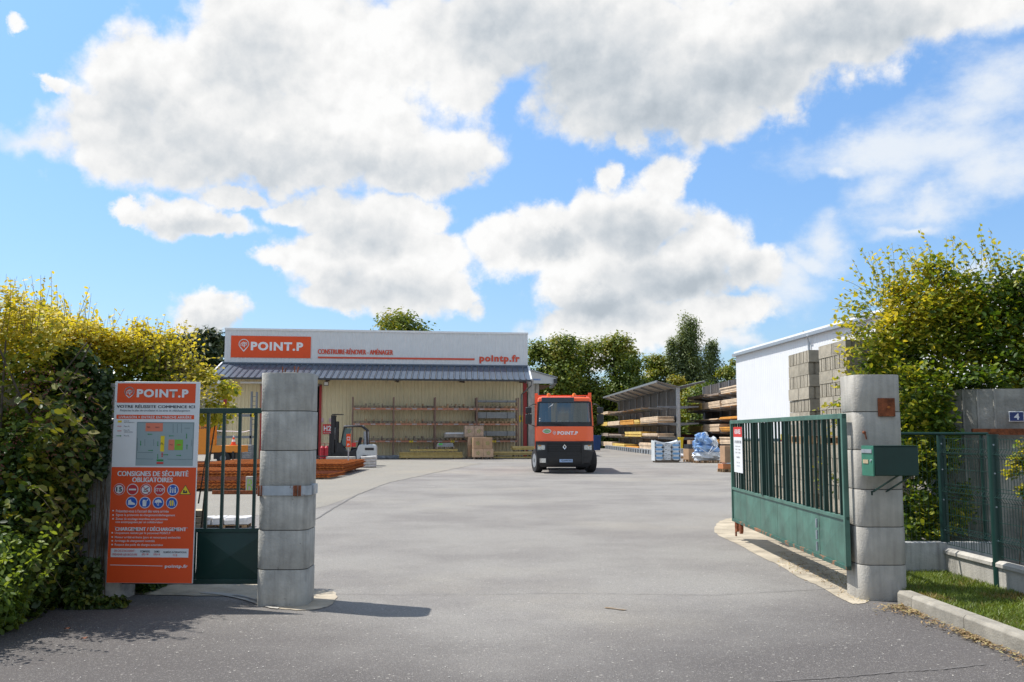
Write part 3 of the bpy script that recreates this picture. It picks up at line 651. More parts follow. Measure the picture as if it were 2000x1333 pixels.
def base_panel(a, L_, zt, m, parent):
    M = Matrix.Translation((a.x, a.y, 0))@Matrix.Rotation(math.atan2(fd.y, fd.x), 4, 'Z')
    mb = MB(); mb.box(.04, L_-.04, -.03, .03, -.05, zt, M); mb.build('base_slab', m, parent, bevel=.004)
    mb = MB(); mb.add([M@Vector(v) for v in [(.035,-.055,zt),(L_-.035,-.055,zt),(L_-.035,.055,zt),(.035,.055,zt),(.035,-.055,zt+.035),(L_-.035,-.055,zt+.035),(L_-.035,.055,zt+.035),(.035,.055,zt+.035),(.035,-.02,zt+.062),(L_-.035,-.02,zt+.062),(L_-.035,.02,zt+.062),(.035,.02,zt+.062)]],
        [(0,3,2,1),(0,1,5,4),(1,2,6,5),(2,3,7,6),(3,0,4,7),(4,5,9,8),(5,6,10,9),(6,7,11,10),(7,4,8,11),(8,9,10,11)])
    mb.build('coping', m, parent)
base_panel(FA, (FB-FA).length, .315, m_conc2, fence); base_panel(FB, 1.25, .315, m_conc2, fence); base_panel(FB+fd*1.25, 2.0, .315, m_conc2, fence)
for p in (FA, FB):
    for z in (.5, .85, 1.2, 1.5):
        mb = MB(); c = Vector((p.x, p.y, z+.08))+Vector((-.35, -.94, 0))*.05; mb.tube([c, c+Vector((-.35, -.94, 0))*.012], .009, 6); mb.build('bolt', m_galv, fence)
# low wall with a thin fence behind the pillar
lw = thing('low_wall', 'low white rendered wall between the right gate pillar and the lawn fence', 'wall', (4.10, 11.25, 0))
mb = MB(); mb.box(0, 1.52, -.06, .06, -.05, .44); mb.build('wall', mat('dirty white render', (.50, .50, .49), .9, var=.1, streak=.7, bump=.3), lw, bevel=.008)
tf = thing('mesh_fence', 'thin dark mesh fence standing on the low white wall in front of the shrub', 'fence', (0,0,0))
wire_panel('mesh_panel', (4.15, 11.26, 0), (5.58, 11.26, 0), .45, 1.66, tf, w=.003, folds=False, n_h=6)
for x in (5.55,):
    mb = MB(); mb.tube([(x, 11.26, .44), (x, 11.26, 1.70)], .022, 8); mb.build('post', m_green, tf)
mb = MB(); mb.tube([(4.05, 11.2, 1.70), (5.6, 11.2, 1.695)], .018, 8); mb.build('handrail', m_green, tf)
cw = thing('curved_wall', 'stained curved concrete wall carrying a blue house number plate', 'wall', (0,0,0))
pl = [(5.42,12.9),(5.46,12.45),(5.55,12.15),(5.68,11.95),(5.80,11.82),(5.97,11.74),(6.3,11.68),(7.2,11.6),(8.6,11.5)]
mb = MB(); rows = []
for z in (-.05, .6, 1.2, 1.8, 2.23, 2.25): rows.append([(x, y, z) for x, y in pl])
back = [(x+.05, y+.14) for x, y in pl]
ringw = lambda z: [(x, y, z) for x, y in pl]+[(x, y, z) for x, y in reversed(back)]
mb.loft([ringw(z) for z in (-.05, .8, 1.6, 2.25)]); m_cw = mat('stained curved concrete', (.50, .48, .43), .95, color2=(.12, .12, .11), scale=1.7, bump=.5, bscale=30, streak=.45); mb.build('wall', m_cw, cw, smooth=True)
for i in (3, 4, 5):
    x, y = pl[i]; mb = MB(); mb.box(x-.012, x+.012, y-.012, y+.02, 0, 2.25); mb.build('rib', m_cw, cw)
mb = MB(); mb.bar((5.62, 11.62, 1.72), (8.3, 11.40, 1.72), .05, .075); mb.build('rusty_rail', m_rust, cw)
hp = thing('house_number_plate', 'small blue enamel plate with the white number 4 on the curved concrete wall', 'number plate', at(1985, 814, 11.655)); hp.rotation_euler = (0, 0, R(-4))
mb = MB(); mb.box(-.088, .088, -.006, .006, -.062, .062); mb.build('rim', m_white, hp, bevel=.003)
mb = MB(); mb.box(-.080, .080, -.009, -.0062, -.054, .054); mb.build('face', mat('enamel blue', (.006, .03, .16), .25), hp)
text_mesh('4', -.032, .032, -.038, .038, -.0105, m_white, hp, bold=.02)
# ---------------------------------------------------------------- concrete wall under the hedge on the left
wl = thing('ivy_wall', 'old mottled concrete wall mostly hidden by ivy left of the information board', 'wall', (0,0,0))
pl2 = [(-8.5,10.15),(-5.6,9.98),(-4.75,9.95),(-4.45,9.92),(-4.2,9.85),(-4.06,9.9),(-4.0,10.1)]
bk = [(x, y+.16) for x, y in pl2]
mb = MB(); mb.loft([[(x, y, z) for x, y in pl2]+[(x, y, z) for x, y in reversed(bk)] for z in (-.05, .8, 1.6, 2.22)]); mb.build('wall', mat('peeling whitewashed concrete', (.58, .56, .52), .95, color2=(.14, .13, .12), scale=3.2, bump=.5, bscale=30), wl, smooth=True)

# ---------------------------------------------------------------- pallets of concrete blocks
def pallet_mb(w=1.2, d=.8, h=.13):
    mb = MB()
    for i in range(5): y = -d/2+.05+i*(d-.1)/4; mb.box(-w/2, w/2, y-.045, y+.045, h-.022, h)
    for i in range(3):
        y = -d/2+.05+i*(d-.1)/2; mb.box(-w/2, w/2, y-.045, y+.045, 0, .02)
        for j in range(3): x = -w/2+.06+j*(w-.12)/2; mb.box(x-.06, x+.06, y-.045, y+.045, .02, h-.022)
    return mb
me_block = MB()
bx, by, bz = .25, .0975, .0975
g = .035
# front (-x end) with a slot
def ended(s):
    f = s*bx; i = s*(bx-.018)
    me_block.add([(f,-by,-bz),(f,-g/2,-bz),(f,-g/2,bz),(f,-by,bz),(i,-g/2,-bz),(i,g/2,-bz),(i,g/2,bz),(i,-g/2,bz),(f,g/2,-bz),(f,by,-bz),(f,by,bz),(f,g/2,bz)],
        [(0,1,2,3),(1,4,7,2),(4,5,6,7),(5,8,11,6),(8,9,10,11)])
ended(-1); ended(1)
me_block.add([(-bx,-by,-bz),(bx,-by,-bz),(bx,-by,bz),(-bx,-by,bz),(-bx,by,-bz),(bx,by,-bz),(bx,by,bz),(-bx,by,bz)], [(0,1,2,3),(5,4,7,6),(3,2,6,7),(1,0,4,5)])
blk_mats = [m_block, mat('block concrete pale', (.42, .375, .295), .95, var=.12, scale=8, bump=.6, bscale=80), mat('block concrete dark', (.33, .295, .23), .95, var=.14, scale=8, bump=.6, bscale=80)]
blk = []
for m in blk_mats:
    me = me_block.mesh('block', m); blk.append(me)
me_palw = pallet_mb(1.2, 1.0).mesh('pallet_base', m_wood)
def block_pallet(x0, y0, z, label, order=0, n=7):
    t = thing('block_pallet', label, 'block pallet', (x0+.5, y0+.58, z), random.uniform(-.012, .012), 'pallets of concrete blocks behind the open gate leaf')
    obj('pallet_base', me_palw, t, rot=(0, 0, math.pi/2))
    for k in range(n):
        zc = .13+.1+k*.2; jx = random.uniform(-.008, .008); jy = random.uniform(-.008, .008)
        if (k+order) % 2 == 0:                     # stretchers seen from the left
            for i in range(5):
                for j in range(2):
                    if 0 < i < 4 and k < n-1 and j == 1: continue
                    obj('block', random.choice(blk), t, (-.4+i*.2+jx+random.uniform(-.006, .006), -.295+j*.585+jy, zc), (0, 0, math.pi/2), (1.15, 1, .99))
        else:
            for i in range(6):
                for j in range(2):
                    if j == 1 and 0 < i < 5 and k < n-1: continue
                    obj('block', random.choice(blk), t, (-.245+j*.5+jx, -.5+i*.197+jy+random.uniform(-.004, .004), zc), (0, 0, 0), (.98, .97, .99))
    return t
XB = 4.82
pos = [('nearer', 13.70), ('farther', 15.42)]
for nme, y in pos:
    block_pallet(XB, y, 0, f'pallet of grey concrete blocks at the bottom of the {nme} tall stack', 0)
    block_pallet(XB+random.uniform(-.02, .02), y, 1.53, f'pallet of grey concrete blocks on top of the {nme} tall stack', 1 if y != 13.70 else 0)
for nme, y in (('nearest', 16.85), ('middle', 18.1), ('farthest', 19.35)):
    block_pallet(XB+.1, y, 0, f'single height pallet of concrete blocks, {nme} of the low row behind the gate bars', 1)
# ================================================================ main warehouse
BL = Vector((-19.55, 64.2, 0)); BANG = R(8.6); BW_ = 20.9
cb, sb_ = math.cos(BANG), math.sin(BANG)
def blocal(px, yl=0.0, prop='x'):
    """local x (along the facade) of the photograph column px on the plane local y = yl"""
    # X = BLx + x cb - yl sb ; Y = BLy + x sb + yl cb ; X/Y' = (px-1000)/FPX (Y' along the view)
    k = (px-1000)/FPX
    X0 = BL.x-yl*sb_; Y0 = BL.y+yl*cb
    return (k*Y0-X0)/(cb-k*sb_)
def bz(py, x, yl=0.0):
    Y = BL.y+x*sb_+yl*cb; X = BL.x+x*cb-yl*sb_
    return at(1000+X/Y*FPX, py, Y).z
wh = thing('warehouse', 'long warehouse with white fascia, beige ribbed wall and slate coloured canopy', 'building', BL, BANG)
m_fascia = mat('fascia sheet', (.66, .68, .69), .4, var=.03, scale=2)
m_beige = mat('beige sheet', (.72, .62, .39), .5, var=.04, scale=1.5, streak=.06)
m_slate = mat('slate blue sheet', (.11, .14, .185), .33, metal=.25, var=.06, scale=2)
def ribbed(x0, x1, z0, z1, y, pitch, depth, wd=.55):
    prof = []; x = x0
    while x < x1-1e-4:
        e = min(x+pitch, x1)
        prof += [(x, y), (x+(e-x)*(1-wd)*.5, y), (x+(e-x)*((1-wd)*.5+.1), y-depth), (x+(e-x)*((1-wd)*.5+wd-.1), y-depth), (x+(e-x)*((1-wd)*.5+wd), y)]
        x = e
    prof.append((x1, y)); mb = MB(); mb.loft([[(a, b, z0) for a, b in prof], [(a, b, z1) for a, b in prof]], closed=False); return mb
ZT = 8.86; ZF = 6.42; ZC = 5.35
mb = MB(); mb.box(0, BW_, .0, 14, ZF-.3, ZT-.06); mb.build('parapet_core', m_fascia, wh)
ribbed(0, BW_, ZF-.05, ZT-.12, -.03, .25, .016).build('fascia', m_fascia, wh, fix=False)
mb = MB(); mb.box(-.03, BW_+.03, -.10, .06, ZT-.13, ZT); mb.build('parapet_cap', m_white, wh)
# walls with the doorway
D0 = blocal(513); D1 = blocal(626)
segs = [(0.25, D0-.1), (D1+.1, BW_-.35)]
for a, b in segs: ribbed(a, b, 0, ZF-.35, -.02, .25, .04, .45).build('ribbed_wall', m_beige, wh, fix=False)
ribbed(D0-.1, D1+.1, 5.0, ZF-.35, -.02, .25, .04, .45).build('ribbed_wall', m_beige, wh, fix=False)
mb = MB(); mb.box(.1, D0-.1, .0, .2, 0, ZF-.3); mb.box(D1+.1, BW_-.1, .0, .2, 0, ZF-.3); mb.box(D0-.1, D1+.1, 0, .2, 5.0, ZF-.3); mb.build('wall_core', m_beige, wh)
mb = MB(); mb.box(0.1, BW_-.1, 13.8, 14, 0, ZF-.3); mb.box(0.1, .3, .2, 13.8, 0, ZF-.3); mb.box(BW_-.3, BW_-.1, .2, 13.8, 0, ZF-.3); mb.build('side_wall', m_beige, wh)
mb = MB(); mb.box(D0-2, D0-1.9, .3, 8, 0, 5.4); mb.box(D1+1.9, D1+2, .3, 8, 0, 5.4); mb.box(D0-2, D1+2, 8, 8.1, 0, 5.4); mb.box(D0-2, D1+2, .25, 8.1, 5.4, 5.5); mb.build('dark_interior', m_darkgrey, wh)
for a in (D0-.1, D1-.06):
    mb = MB(); mb.box(a, a+.16, -.12, .03, 0, 5.05); mb.build('door_jamb', m_red, wh)
mb = MB(); mb.box(D0-.1, D1+.1, -.12, .02, 4.93, 5.06); mb.build('door_lintel', m_grey, wh)
for a, w in ((.02, .22), (BW_-.33, .26)):
    mb = MB(); mb.box(a, a+w, -.09, -.0, 0, ZF-.5); mb.build('corner_trim', m_red, wh)
mb = MB(); mb.tube([(BW_-.05, -2.05, ZC-.05), (BW_-.05, -1.9, ZC-.35), (BW_-.45, -.15, ZC-.9), (BW_-.45, -.15, .05)], .055, 8); mb.build('downpipe', m_grey, wh)
mb = MB(); mb.box(BW_+.0, BW_+.38, -.25, .15, 0, ZF-.9); mb.build('concrete_column', m_conc2, wh)
# canopy
cx0t, cx1t, cx0b, cx1b = -.12, BW_+.02, blocal(406, -2.2), blocal(1038, -2.2)
N_ = 52; z_t = 6.42; z_b = ZC+.02
def cpt(s, t, dz=0): # s 0..1 along, t 0 top 1 bottom
    xt = cx0t+(cx1t-cx0t)*s; xb = cx0b+(cx1b-cx0b)*s
    return (xt+(xb-xt)*t, -.07-2.13*t, z_t+(z_b-z_t)*t+dz)
for i in range(N_):
    a, b = i/N_+.0008, (i+1)/N_-.0008; mb = MB()
    e = .10/BW_
    for (s0, s1, h0, h1) in ((a, a+e*.35, .0, .055), (a+e*.35, a+e*.65, .055, .055), (a+e*.65, a+e, .055, .0), (a+e, b, 0, 0)):
        mb.poly([cpt(s0, 0, h0), cpt(s1, 0, h1), cpt(s1, 1, h1), cpt(s0, 1, h0)])
    mb.poly([cpt(a, 0, -.04), cpt(b, 0, -.04), cpt(b, 1, -.04), cpt(a, 1, -.04)])
    mb.build('canopy_panel', m_slate, wh, fix=False)
mb = MB(); mb.bar(cpt(0, 1, -.06), cpt(1, 1, -.06), .10, .12); mb.build('gutter', m_darkgrey, wh)
for s in (0, 1):
    mb = MB(); mb.bar(cpt(s, 0, .02), cpt(s, 1, .0), .10, .16); mb.build('verge_trim', m_white, wh)
mb = MB(); mb.bar(cpt(0, 0, .05), cpt(1, 0, .05), .14, .10); mb.build('ridge_flashing', m_slate, wh)
for x in (.25, 3.4, blocal(640), blocal(776, -1), blocal(903, -1), BW_-.5):
    mb = MB(); mb.box(x-.12, x+.12, -1.0, -.05, ZF-1.15, ZF-.65); mb.add([(x-.07,-.05,ZF-.5),(x+.07,-.05,ZF-.5),(x+.07,-2.0,ZC-.1),(x-.07,-2.0,ZC-.1),(x-.07,-.05,ZF-.75),(x+.07,-.05,ZF-.75),(x+.07,-2.0,ZC-.22),(x-.07,-2.0,ZC-.22)], [(0,1,2,3),(7,6,5,4),(0,4,5,1),(1,5,6,2),(2,6,7,3),(3,7,4,0)])
    mb.build('canopy_bracket', mat('dark timber', (.06, .04, .03), .8), wh)
# sign field and lettering on the fascia
yF = -.075
a0, a1 = blocal(449), blocal(605.5)
mb = MB(); rect(mb, a0, a1, bz(698.5, a0), bz(656, a0), yF); mb.build('orange_sign', m_orange, wh, fix=False)
def BT(s, x0, x1, y0, y1, m, bold=0, lay=-.085, name='lettering', dup=0):
    u0, u1 = blocal(x0), blocal(x1); return text_mesh(s, u0, u1, bz(y1, u0), bz(y0, u0), lay, m, wh, bold=bold, name=name, dup=dup)
pin_logo(blocal(464), blocal(484.5), bz(687.5, 1), bz(662.5, 1), -.09, m_white, wh)
BT('POINT.P', 488, 590.5, 668, 685, m_white, .045)
m_ored = mat('orange red lettering', (.66, .075, .03), .45, var=.03)
BT('CONSTRUIRE-RÉNOVER - AMÉNAGER', 620, 766.5, 680, 692, m_ored, .0, dup=.018)
BT('pointp.fr', 936, 1015, 693, 710.5, m_ored, .045)
mb = MB(); u0, u1 = blocal(620), blocal(926.5); rect(mb, u0, u1, bz(700.5, u0), bz(697, u0), -.085); mb.build('orange_line', m_ored, wh, fix=False)
# lamps
for px in (517,):
    x = blocal(px-5, -1); mb = MB(); mb.box(x-1.4, x+.2, -1.2, -1.0, ZC-.32, ZC-.2); mb.build('strip_lamp', m_white, wh, bevel=.01)
x = blocal(637, -.8); mb = MB(); mb.box(x-.16, x+.16, -.95, -.75, ZC-.42, ZC-.15); mb.build('floodlight', m_dark, wh); mb = MB(); mb.box(x-.13, x+.13, -.96, -.951, ZC-.39, ZC-.18); mb.build('floodlight_glass', m_white, wh)
# signs on the wall
x0, x1 = blocal(632, -.1), blocal(650, -.1); mb = MB(); mb.box(x0, x1, -.11, -.07, bz(848, x0), bz(829, x0)); mb.build('wall_sign', m_redbright, wh)
text_mesh('H2', x0+.06, x1-.06, bz(842, x0), bz(832, x0), -.115, m_white, wh, bold=.04); text_mesh('ACCUEIL', x0+.06, x1-.06, bz(846.6, x0), bz(844.2, x0), -.115, m_white, wh)
x0, x1 = blocal(1013.5, -.1), blocal(1021, -.1); mb = MB(); mb.box(x0, x1, -.11, -.08, bz(824.5, x0), bz(812, x0)); mb.build('yellow_wall_sign', m_yellow, wh); text_mesh('I', x0+.1, x1-.1, bz(821, x0), bz(815, x0), -.115, m_ink, wh)
for px in (630.5, 645.5):
    x0 = blocal(px); mb = MB(); mb.box(x0-.05, x0+.09, -.10, -.075, bz(825, x0), bz(817, x0)); mb.build('small_notice', mat('pink notice', (.62, .45, .50), .6), wh)
# ---------------------------------------------------------------- annexes behind
an = thing('annex_building', 'low beige annex with a shallow white edged roof left of the warehouse', 'building', at(300, 888, 84)*1.0)
an.location.z = 0
w = (at(440, 800, 84)-at(300, 800, 84)).x; hz = at(340, 748, 84).z; hp_ = at(374, 738, 84).z
xr = (374-300)/140*w
mb = MB(); mb.prism([(0, 0), (w, 0), (w, at(440, 752, 84).z), (xr, hp_), (0, hz-.3)], 0, 10); mb.build('wall', mat('beige annex', (.42, .39, .29), .7), an)
mb = MB(); mb.bar((-.3, -.15, hz-.32), (xr, -.15, hp_+.05), .12, .3); mb.bar((xr, -.15, hp_+.05), (w+.3, -.15, at(442, 751, 84).z), .12, .3); mb.build('roof_verge', m_white, an)
mb = MB(); mb.prism([(-.2, hz-.3), (xr, hp_+.05), (w+.2, at(441, 751, 84).z+.05), (w+.2, at(441, 751, 84).z+.15), (xr, hp_+.16), (-.2, hz-.2)], -.05, 10.2); mb.build('roof', m_grey, an)
Y2 = 72
o0 = at(1022, 890, Y2); sh = thing('side_shed', 'pale roofed shed with blue lettering on its gable behind the warehouse corner', 'shed', (o0.x, Y2, 0))
def sl_(px, py): p = at(px, py, Y2); return (p.x-o0.x, p.z)
mb = MB(); mb.prism([sl_(1018, 749.5), sl_(1085, 749.5), sl_(1087, 739), sl_(1036, 725), sl_(1018, 722)], 0, .15); mb.build('gable_fascia', m_fascia, sh)
mb = MB(); mb.prism([sl_(1018, 721), sl_(1036, 724), sl_(1089, 738.5), sl_(1089, 737), sl_(1036, 722), sl_(1018, 719)], -.1, 9); mb.build('roof', m_galv, sh)
mb = MB(); mb.prism([sl_(1030, 752), sl_(1079, 752), sl_(1062, 760), sl_(1030, 762)], .3, .6); mb.build('timber_truss', mat('brown timber', (.16, .09, .05), .8), sh)
c = sl_(1040.5, 743.5); d = sl_(1056, 740); mb = MB(); rect(mb, c[0], d[0], c[1], d[1], -.01); mb.build('sign_field', mat('pale blue', (.45, .58, .78), .5), sh, fix=False)
text_mesh('PRANGLAC', c[0]+.03, d[0]-.03, c[1]+.03, d[1]-.03, -.02, m_blue, sh, bold=.03)
mb = MB(); q = sl_(1084, 746); mb.box(q[0]-.1, q[0]+.15, -.2, 8, sl_(0, 749)[1], sl_(0, 741)[1]); mb.build('gutter_box', m_darkgrey, sh)
for px in (1043, 1050):
    q = sl_(px, 800); mb = MB(); mb.box(q[0]-.12, q[0]+.12, .2, .5, 0, sl_(px, 750)[1]); mb.build('column', m_conc2, sh)
mb = MB(); q0 = sl_(1028, 0)[0]; q1 = sl_(1078, 0)[0]; mb.box(q0, q1, 8, 8.2, 0, 5); mb.build('rear_wall', m_darkgrey, sh)

# ---------------------------------------------------------------- wall rack
m_upright = mat('brown rack upright', (.20, .12, .09), .6); m_beam = mat('salmon rack beam', (.50, .22, .14), .55, stain=((.22, .16, .13), .6, 6))
rackx = [blocal(p, -1.3) for p in (689.5, 769.5, 850, 931, 1011.5)]
LV = [bz(860.5, 12, -1.5), bz(827, 12, -1.5), bz(797, 12, -1.5)]   # top of the beams, from the bottom up
rk = thing('pallet_rack', 'four bay salmon coloured pallet rack against the beige warehouse wall', 'rack', BL, BANG)
for x in rackx:
    for y in (-1.5, -.5):
        mb = MB(); mb.box(x-.045, x+.045, y-.04, y+.04, 0, bz(776, 12, -1.5)); mb.build('upright', m_upright, rk)
    mb = MB()
    for z in (.4, 1.3, 2.2, 3.1): mb.bar((x, -1.5, z), (x, -.5, z+.7), .035)
    mb.build('bracing', m_upright, rk)
for i in range(4):
    for z in LV:
        for y in (-1.5, -.5):
            mb = MB(); mb.box(rackx[i]+.05, rackx[i+1]-.05, y-.03, y+.03, z-.125, z); mb.build('beam', m_beam, rk)
        for k in (.12, .5, .86):
            x = rackx[i]+(rackx[i+1]-rackx[i])*k; mb = MB(); mb.box(x-.16, x+.16, -1.534, -1.531, z-.095, z-.03); mb.build('beam_label', mat('faded label', (.45, .47, .50), .7), rk)
    if i:
        x = rackx[i]+1.2; z = LV[0]; mb = MB(); mb.box(x-.13, x+.13, -1.542, -1.536, z-.14, z+.03); mb.build('bay_tag', m_yellow, rk); text_mesh(str(i+1), x-.05, x+.05, z-.11, z-.0, -1.545, m_ink, rk)
me_pal = [pallet_mb(.8, 1.2, .14).mesh('pallet', m) for m in (m_wood, m_woodgrey, mat('dark pallet wood', (.13, .10, .08), .9))]
mats3 = me_pal
def BW(x, y, z=0): return Vector((BL.x+x*cb-y*sb_, BL.y+x*sb_+y*cb, z))
bayn = ['left', 'second', 'third', 'right']; lvn = ['bottom', 'middle', 'top']
PG = 'wooden pallets on the warehouse wall rack'
for i in range(4):
    for l in range(3):
        xs = [rackx[i]+.50, rackx[i]+1.43, rackx[i]+2.36]
        for j, x in enumerate(xs):
            if l == 0 and i == 0 and j == 0: continue
            kind = random.choice([0, 1, 2, 1])
            o = obj('pallet', me_pal[kind], None, BW(x, -1.02, LV[l]), (0, 0, BANG+random.uniform(-.03, .03)))
            tag(o, f"flat wooden pallet {['at the left','in the middle','at the right'][j]} of the {lvn[l]} shelf in the {bayn[i]} rack bay", 'pallet', PG)
    for l in range(3):
        if i == 3 or (i == 2 and l < 2): continue
        o = obj('pallet', me_pal[random.choice([0, 1])], None, BW(rackx[i]+1.43, -1.05, LV[l]+.145), (0, 0, BANG+math.pi/2+random.uniform(-.05, .05)))
        tag(o, f'upper wooden pallet lying across the row on the {lvn[l]} shelf of the {bayn[i]} rack bay', 'pallet', PG)
# goods on the right bay
def sheetpack(name, label, cat, x, y, z, w, d, h, m, strapm, nl=6, grp=None):
    t = thing(name, label, cat, BW(x, y, z), BANG, grp)
    for k in range(nl):
        mb = MB(); e = random.uniform(-.02, .02); mb.box(-w/2+e, w/2+e, -d/2, d/2, k*h/nl+.003, (k+1)*h/nl-.003); mb.build('sheet', m, t)
    for s in (-.28, .28):
        mb = MB(); mb.box(s*w-.015, s*w+.015, -d/2-.01, d/2+.01, -.004, h+.012); mb.build('strap', strapm, t)
    return t
x3 = rackx[3]+1.4
sheetpack('panel_pack', 'long bundle of pale grey roof sheets on the top shelf of the right rack bay', 'sheet pack', x3, -1.0, LV[2]+.42, 2.7, .8, .13, m_grey, m_dark, 3, 'bundles of grey sheets in the right rack bay')
sheetpack('panel_pack', 'tall bundle of grey boards on the middle shelf of the right rack bay', 'sheet pack', x3, -1.0, LV[1]+.35, 2.6, .8, .42, mat('fibre cement', (.24, .25, .25), .8), m_dark, 7, 'bundles of grey sheets in the right rack bay')
sheetpack('panel_pack', 'bundle of grey boards on the bottom shelf of the right rack bay', 'sheet pack', x3, -1.0, LV[0]+.3, 2.6, .8, .32, mat('fibre cement', (.24, .25, .25), .8), m_dark, 5, 'bundles of grey sheets in the right rack bay')
for z, hh in ((LV[2]+.14, .28), (LV[1]+.14, .2), (LV[0]+.14, .15)):
    for s in (-.8, 0, .8):
        pass
t = thing('wrapped_bundle', 'beige wrapped bundle on the bottom shelf of the third rack bay', 'bundle', BW(rackx[2]+1.35, -1.0, LV[0]+.145), BANG)
mb = MB(); mb.loft([[(x*s, y, z) for y, z in rrect(.4, .17, .05, 2, 0, .19)] for x, s in ((-.7, 1), (-.66, 1), (.62, 1), (.68, 1))]); mb.build('wrapping', mat('beige film', (.42, .37, .31), .5, var=.25), t)
mb = MB(); mb.box(-.62, .60, -.42, -.40, .28, .39); mb.build('white_edge', m_signwhite, t)

# ---------------------------------------------------------------- timber, boxes and slabs in front of the wall
m_pine = [mat(f'treated pine {i}', c, .8, var=.16, scale=5) for i, c in enumerate([(.36,.27,.09), (.42,.32,.11), (.30,.23,.08), (.46,.36,.15)])]
def timber_stack(name, label, x0, x1, y, z0, z1, rows, cols, m, mb_wood=True, grp='timber stacks in front of the wall rack'):
    t = thing(name, label, 'timber stack', BW((x0+x1)/2, y, 0), BANG, grp); L_ = x1-x0; h = (z1-z0)/rows; w = .17
    if z0 > .02 and mb_wood:
        for s in (-.38, 0, .38): mb = MB(); mb.box(s*L_-.06, s*L_+.06, -cols*w/2, cols*w/2, z0-.09, z0); mb.build('bearer', m_woodgrey, t)
    for r in range(rows):
        for c in range(cols):
            e = random.uniform(-.05, .05); mb = MB(); mb.box(-L_/2+e, L_/2+e, -cols*w/2+c*w+.004, -cols*w/2+(c+1)*w-.004, z0+r*h+.006, z0+(r+1)*h-.006); mb.build('beam', random.choice(m), t)
    return t
yT = -3.3
timber_stack('timber_stack', 'long low stack of yellowish treated beams in front of the rack', blocal(782, yT), blocal(903, yT), yT, .09, bz(883.5, 13, yT), 5, 5, m_pine)
t = timber_stack('timber_stack', 'short bundle of treated beams lying on the long beam stack', blocal(801, yT), blocal(892, yT), yT, bz(882, 13, yT), bz(877.5, 13, yT), 1, 4, m_pine)
t = timber_stack('timber_stack', 'spread of treated boards on the ground left of the lorry', blocal(962, -3), blocal(1046, -3), -3, .25, .50, 2, 5, m_pine)
t = timber_stack('timber_stack', 'dark boards under the spread of boards left of the lorry', blocal(962, -3), blocal(1044, -3), -3.0, .05, .16, 1, 5, m_pine)
t = timber_stack('timber_stack', 'upper boards jutting right towards the lorry', blocal(1000, -2.8), blocal(1047, -2.8), -2.8, .60, .85, 2, 4, m_pine)
# plastic bin on the timber
t = thing('grey_crate_pack', 'grey wrapped pack with a green label on the beam stack', 'pack', BW(blocal(870, yT), yT, bz(877.2, 13, yT)), BANG)
mb = MB(); mb.loft([[(x, y, z) for x, y in rrect(w, .4, .05, 2)] for z, w in ((.14, .55), (.16, .56), (.36, .50), (.38, .48))]); mb.build('wrapping', m_grey, t)
mb = MB(); mb.box(-.45, -.2, -.42, -.405, .26, .36); mb.build('label', mat('green label', (.06, .5, .08), .6), t)
o = obj('pallet', me_pal[1], t, (0, 0, 0), (0, 0, math.pi/2)); o.name = 'pallet_base'
o = obj('pallet', me_pal[2], None, BW(blocal(835, yT), yT, bz(877.2, 13, yT)), (0, 0, BANG+math.pi/2)); tag(o, 'empty dark pallet lying on the beam stack beside the grey pack', 'pallet')
m_card = mat('cardboard', (.42, .27, .16), .85, var=.1, scale=3); m_card2 = mat('cardboard pale', (.50, .34, .22), .8, var=.1, scale=3)
m_film = mat('film wrapped cardboard', (.40, .30, .22), .35, var=.25, scale=5)
m_gp = mat('green print', (.18, .28, .04), .8, var=.2)
def box_stack(label, x, y, w, d, zs, ms, grp=None, printed=True):
    t = thing('box_stack', label, 'box stack', BW(x, y, 0), BANG, grp); obj('pallet_base', me_pal[1], t, (0, 0, 0), (0, 0, math.pi/2))
    for k, (z0, z1, s, dx) in enumerate(zs):
        n = 2 if w > 1 else 1
        for i in range(n):
            a = -w*s/2+i*w*s/n; mb = MB(); mb.box(a+dx+.004, a+w*s/n+dx-.004, -d/2, d/2, z0+.004, z1-.004); b = mb.build('box', ms[k % len(ms)], t, bevel=.015)
            if printed:
                mb = MB(); cxx = a+dx+w*s/n/2; zz = (z0+z1)/2
                for ang in range(5):
                    q = R(72*ang); mb.poly([(cxx+.02*math.cos(q), -d/2-.004, zz+.02*math.sin(q)), (cxx+.12*math.cos(q+.3), -d/2-.004, zz+.12*math.sin(q+.3)), (cxx+.15*math.cos(q), -d/2-.004, zz+.15*math.sin(q)), (cxx+.10*math.cos(q-.3), -d/2-.004, zz+.10*math.sin(q-.3))])
                mb.build('print', m_gp, b, fix=False)
    return t
xb = blocal(938, -3.6); H_ = bz(855, xb, -3.6)
box_stack('near cardboard box stack with green leaf prints in front of the right rack bay', xb+.12, -3.7, 1.28, .9, [(.14, H_*.48, 1.06, .03), (H_*.48, H_, 1, 0)], [m_card2, m_card])
box_stack('taller film wrapped cardboard stack behind the near box stack', xb-.25, -2.75, 1.2, .8, [(.14, .9, 1, .1), (.9, H_+.05, 1, .1), (H_+.05, bz(832, xb, -2.75), 1.06, -.1)], [m_card, m_card2, m_film])
# grey slabs under the left bays
t = thing('wrapped_slabs', 'low grey plastic covered slabs on the ground behind the forklift', 'slab pile', BW(blocal(748, -1.8), -1.9, 0), BANG)
mb = MB(); N1 = 14
mb.loft([[(x, y+random.uniform(-.02, .02), z) for y, z in rrect(.5, .09+random.uniform(0, .04), .05, 2, 0, .13)] for x in np.linspace(-1.25, 1.25, N1)]); mb.build('plastic_cover', mat('grey plastic sheet', (.22, .24, .26), .3, var=.3), t)
o = MB().box(-.3, .3, -.3, .3, 0, .22).build('crate_lid', m_darkgrey, t)
o.location = (1.55, -.2, 0)
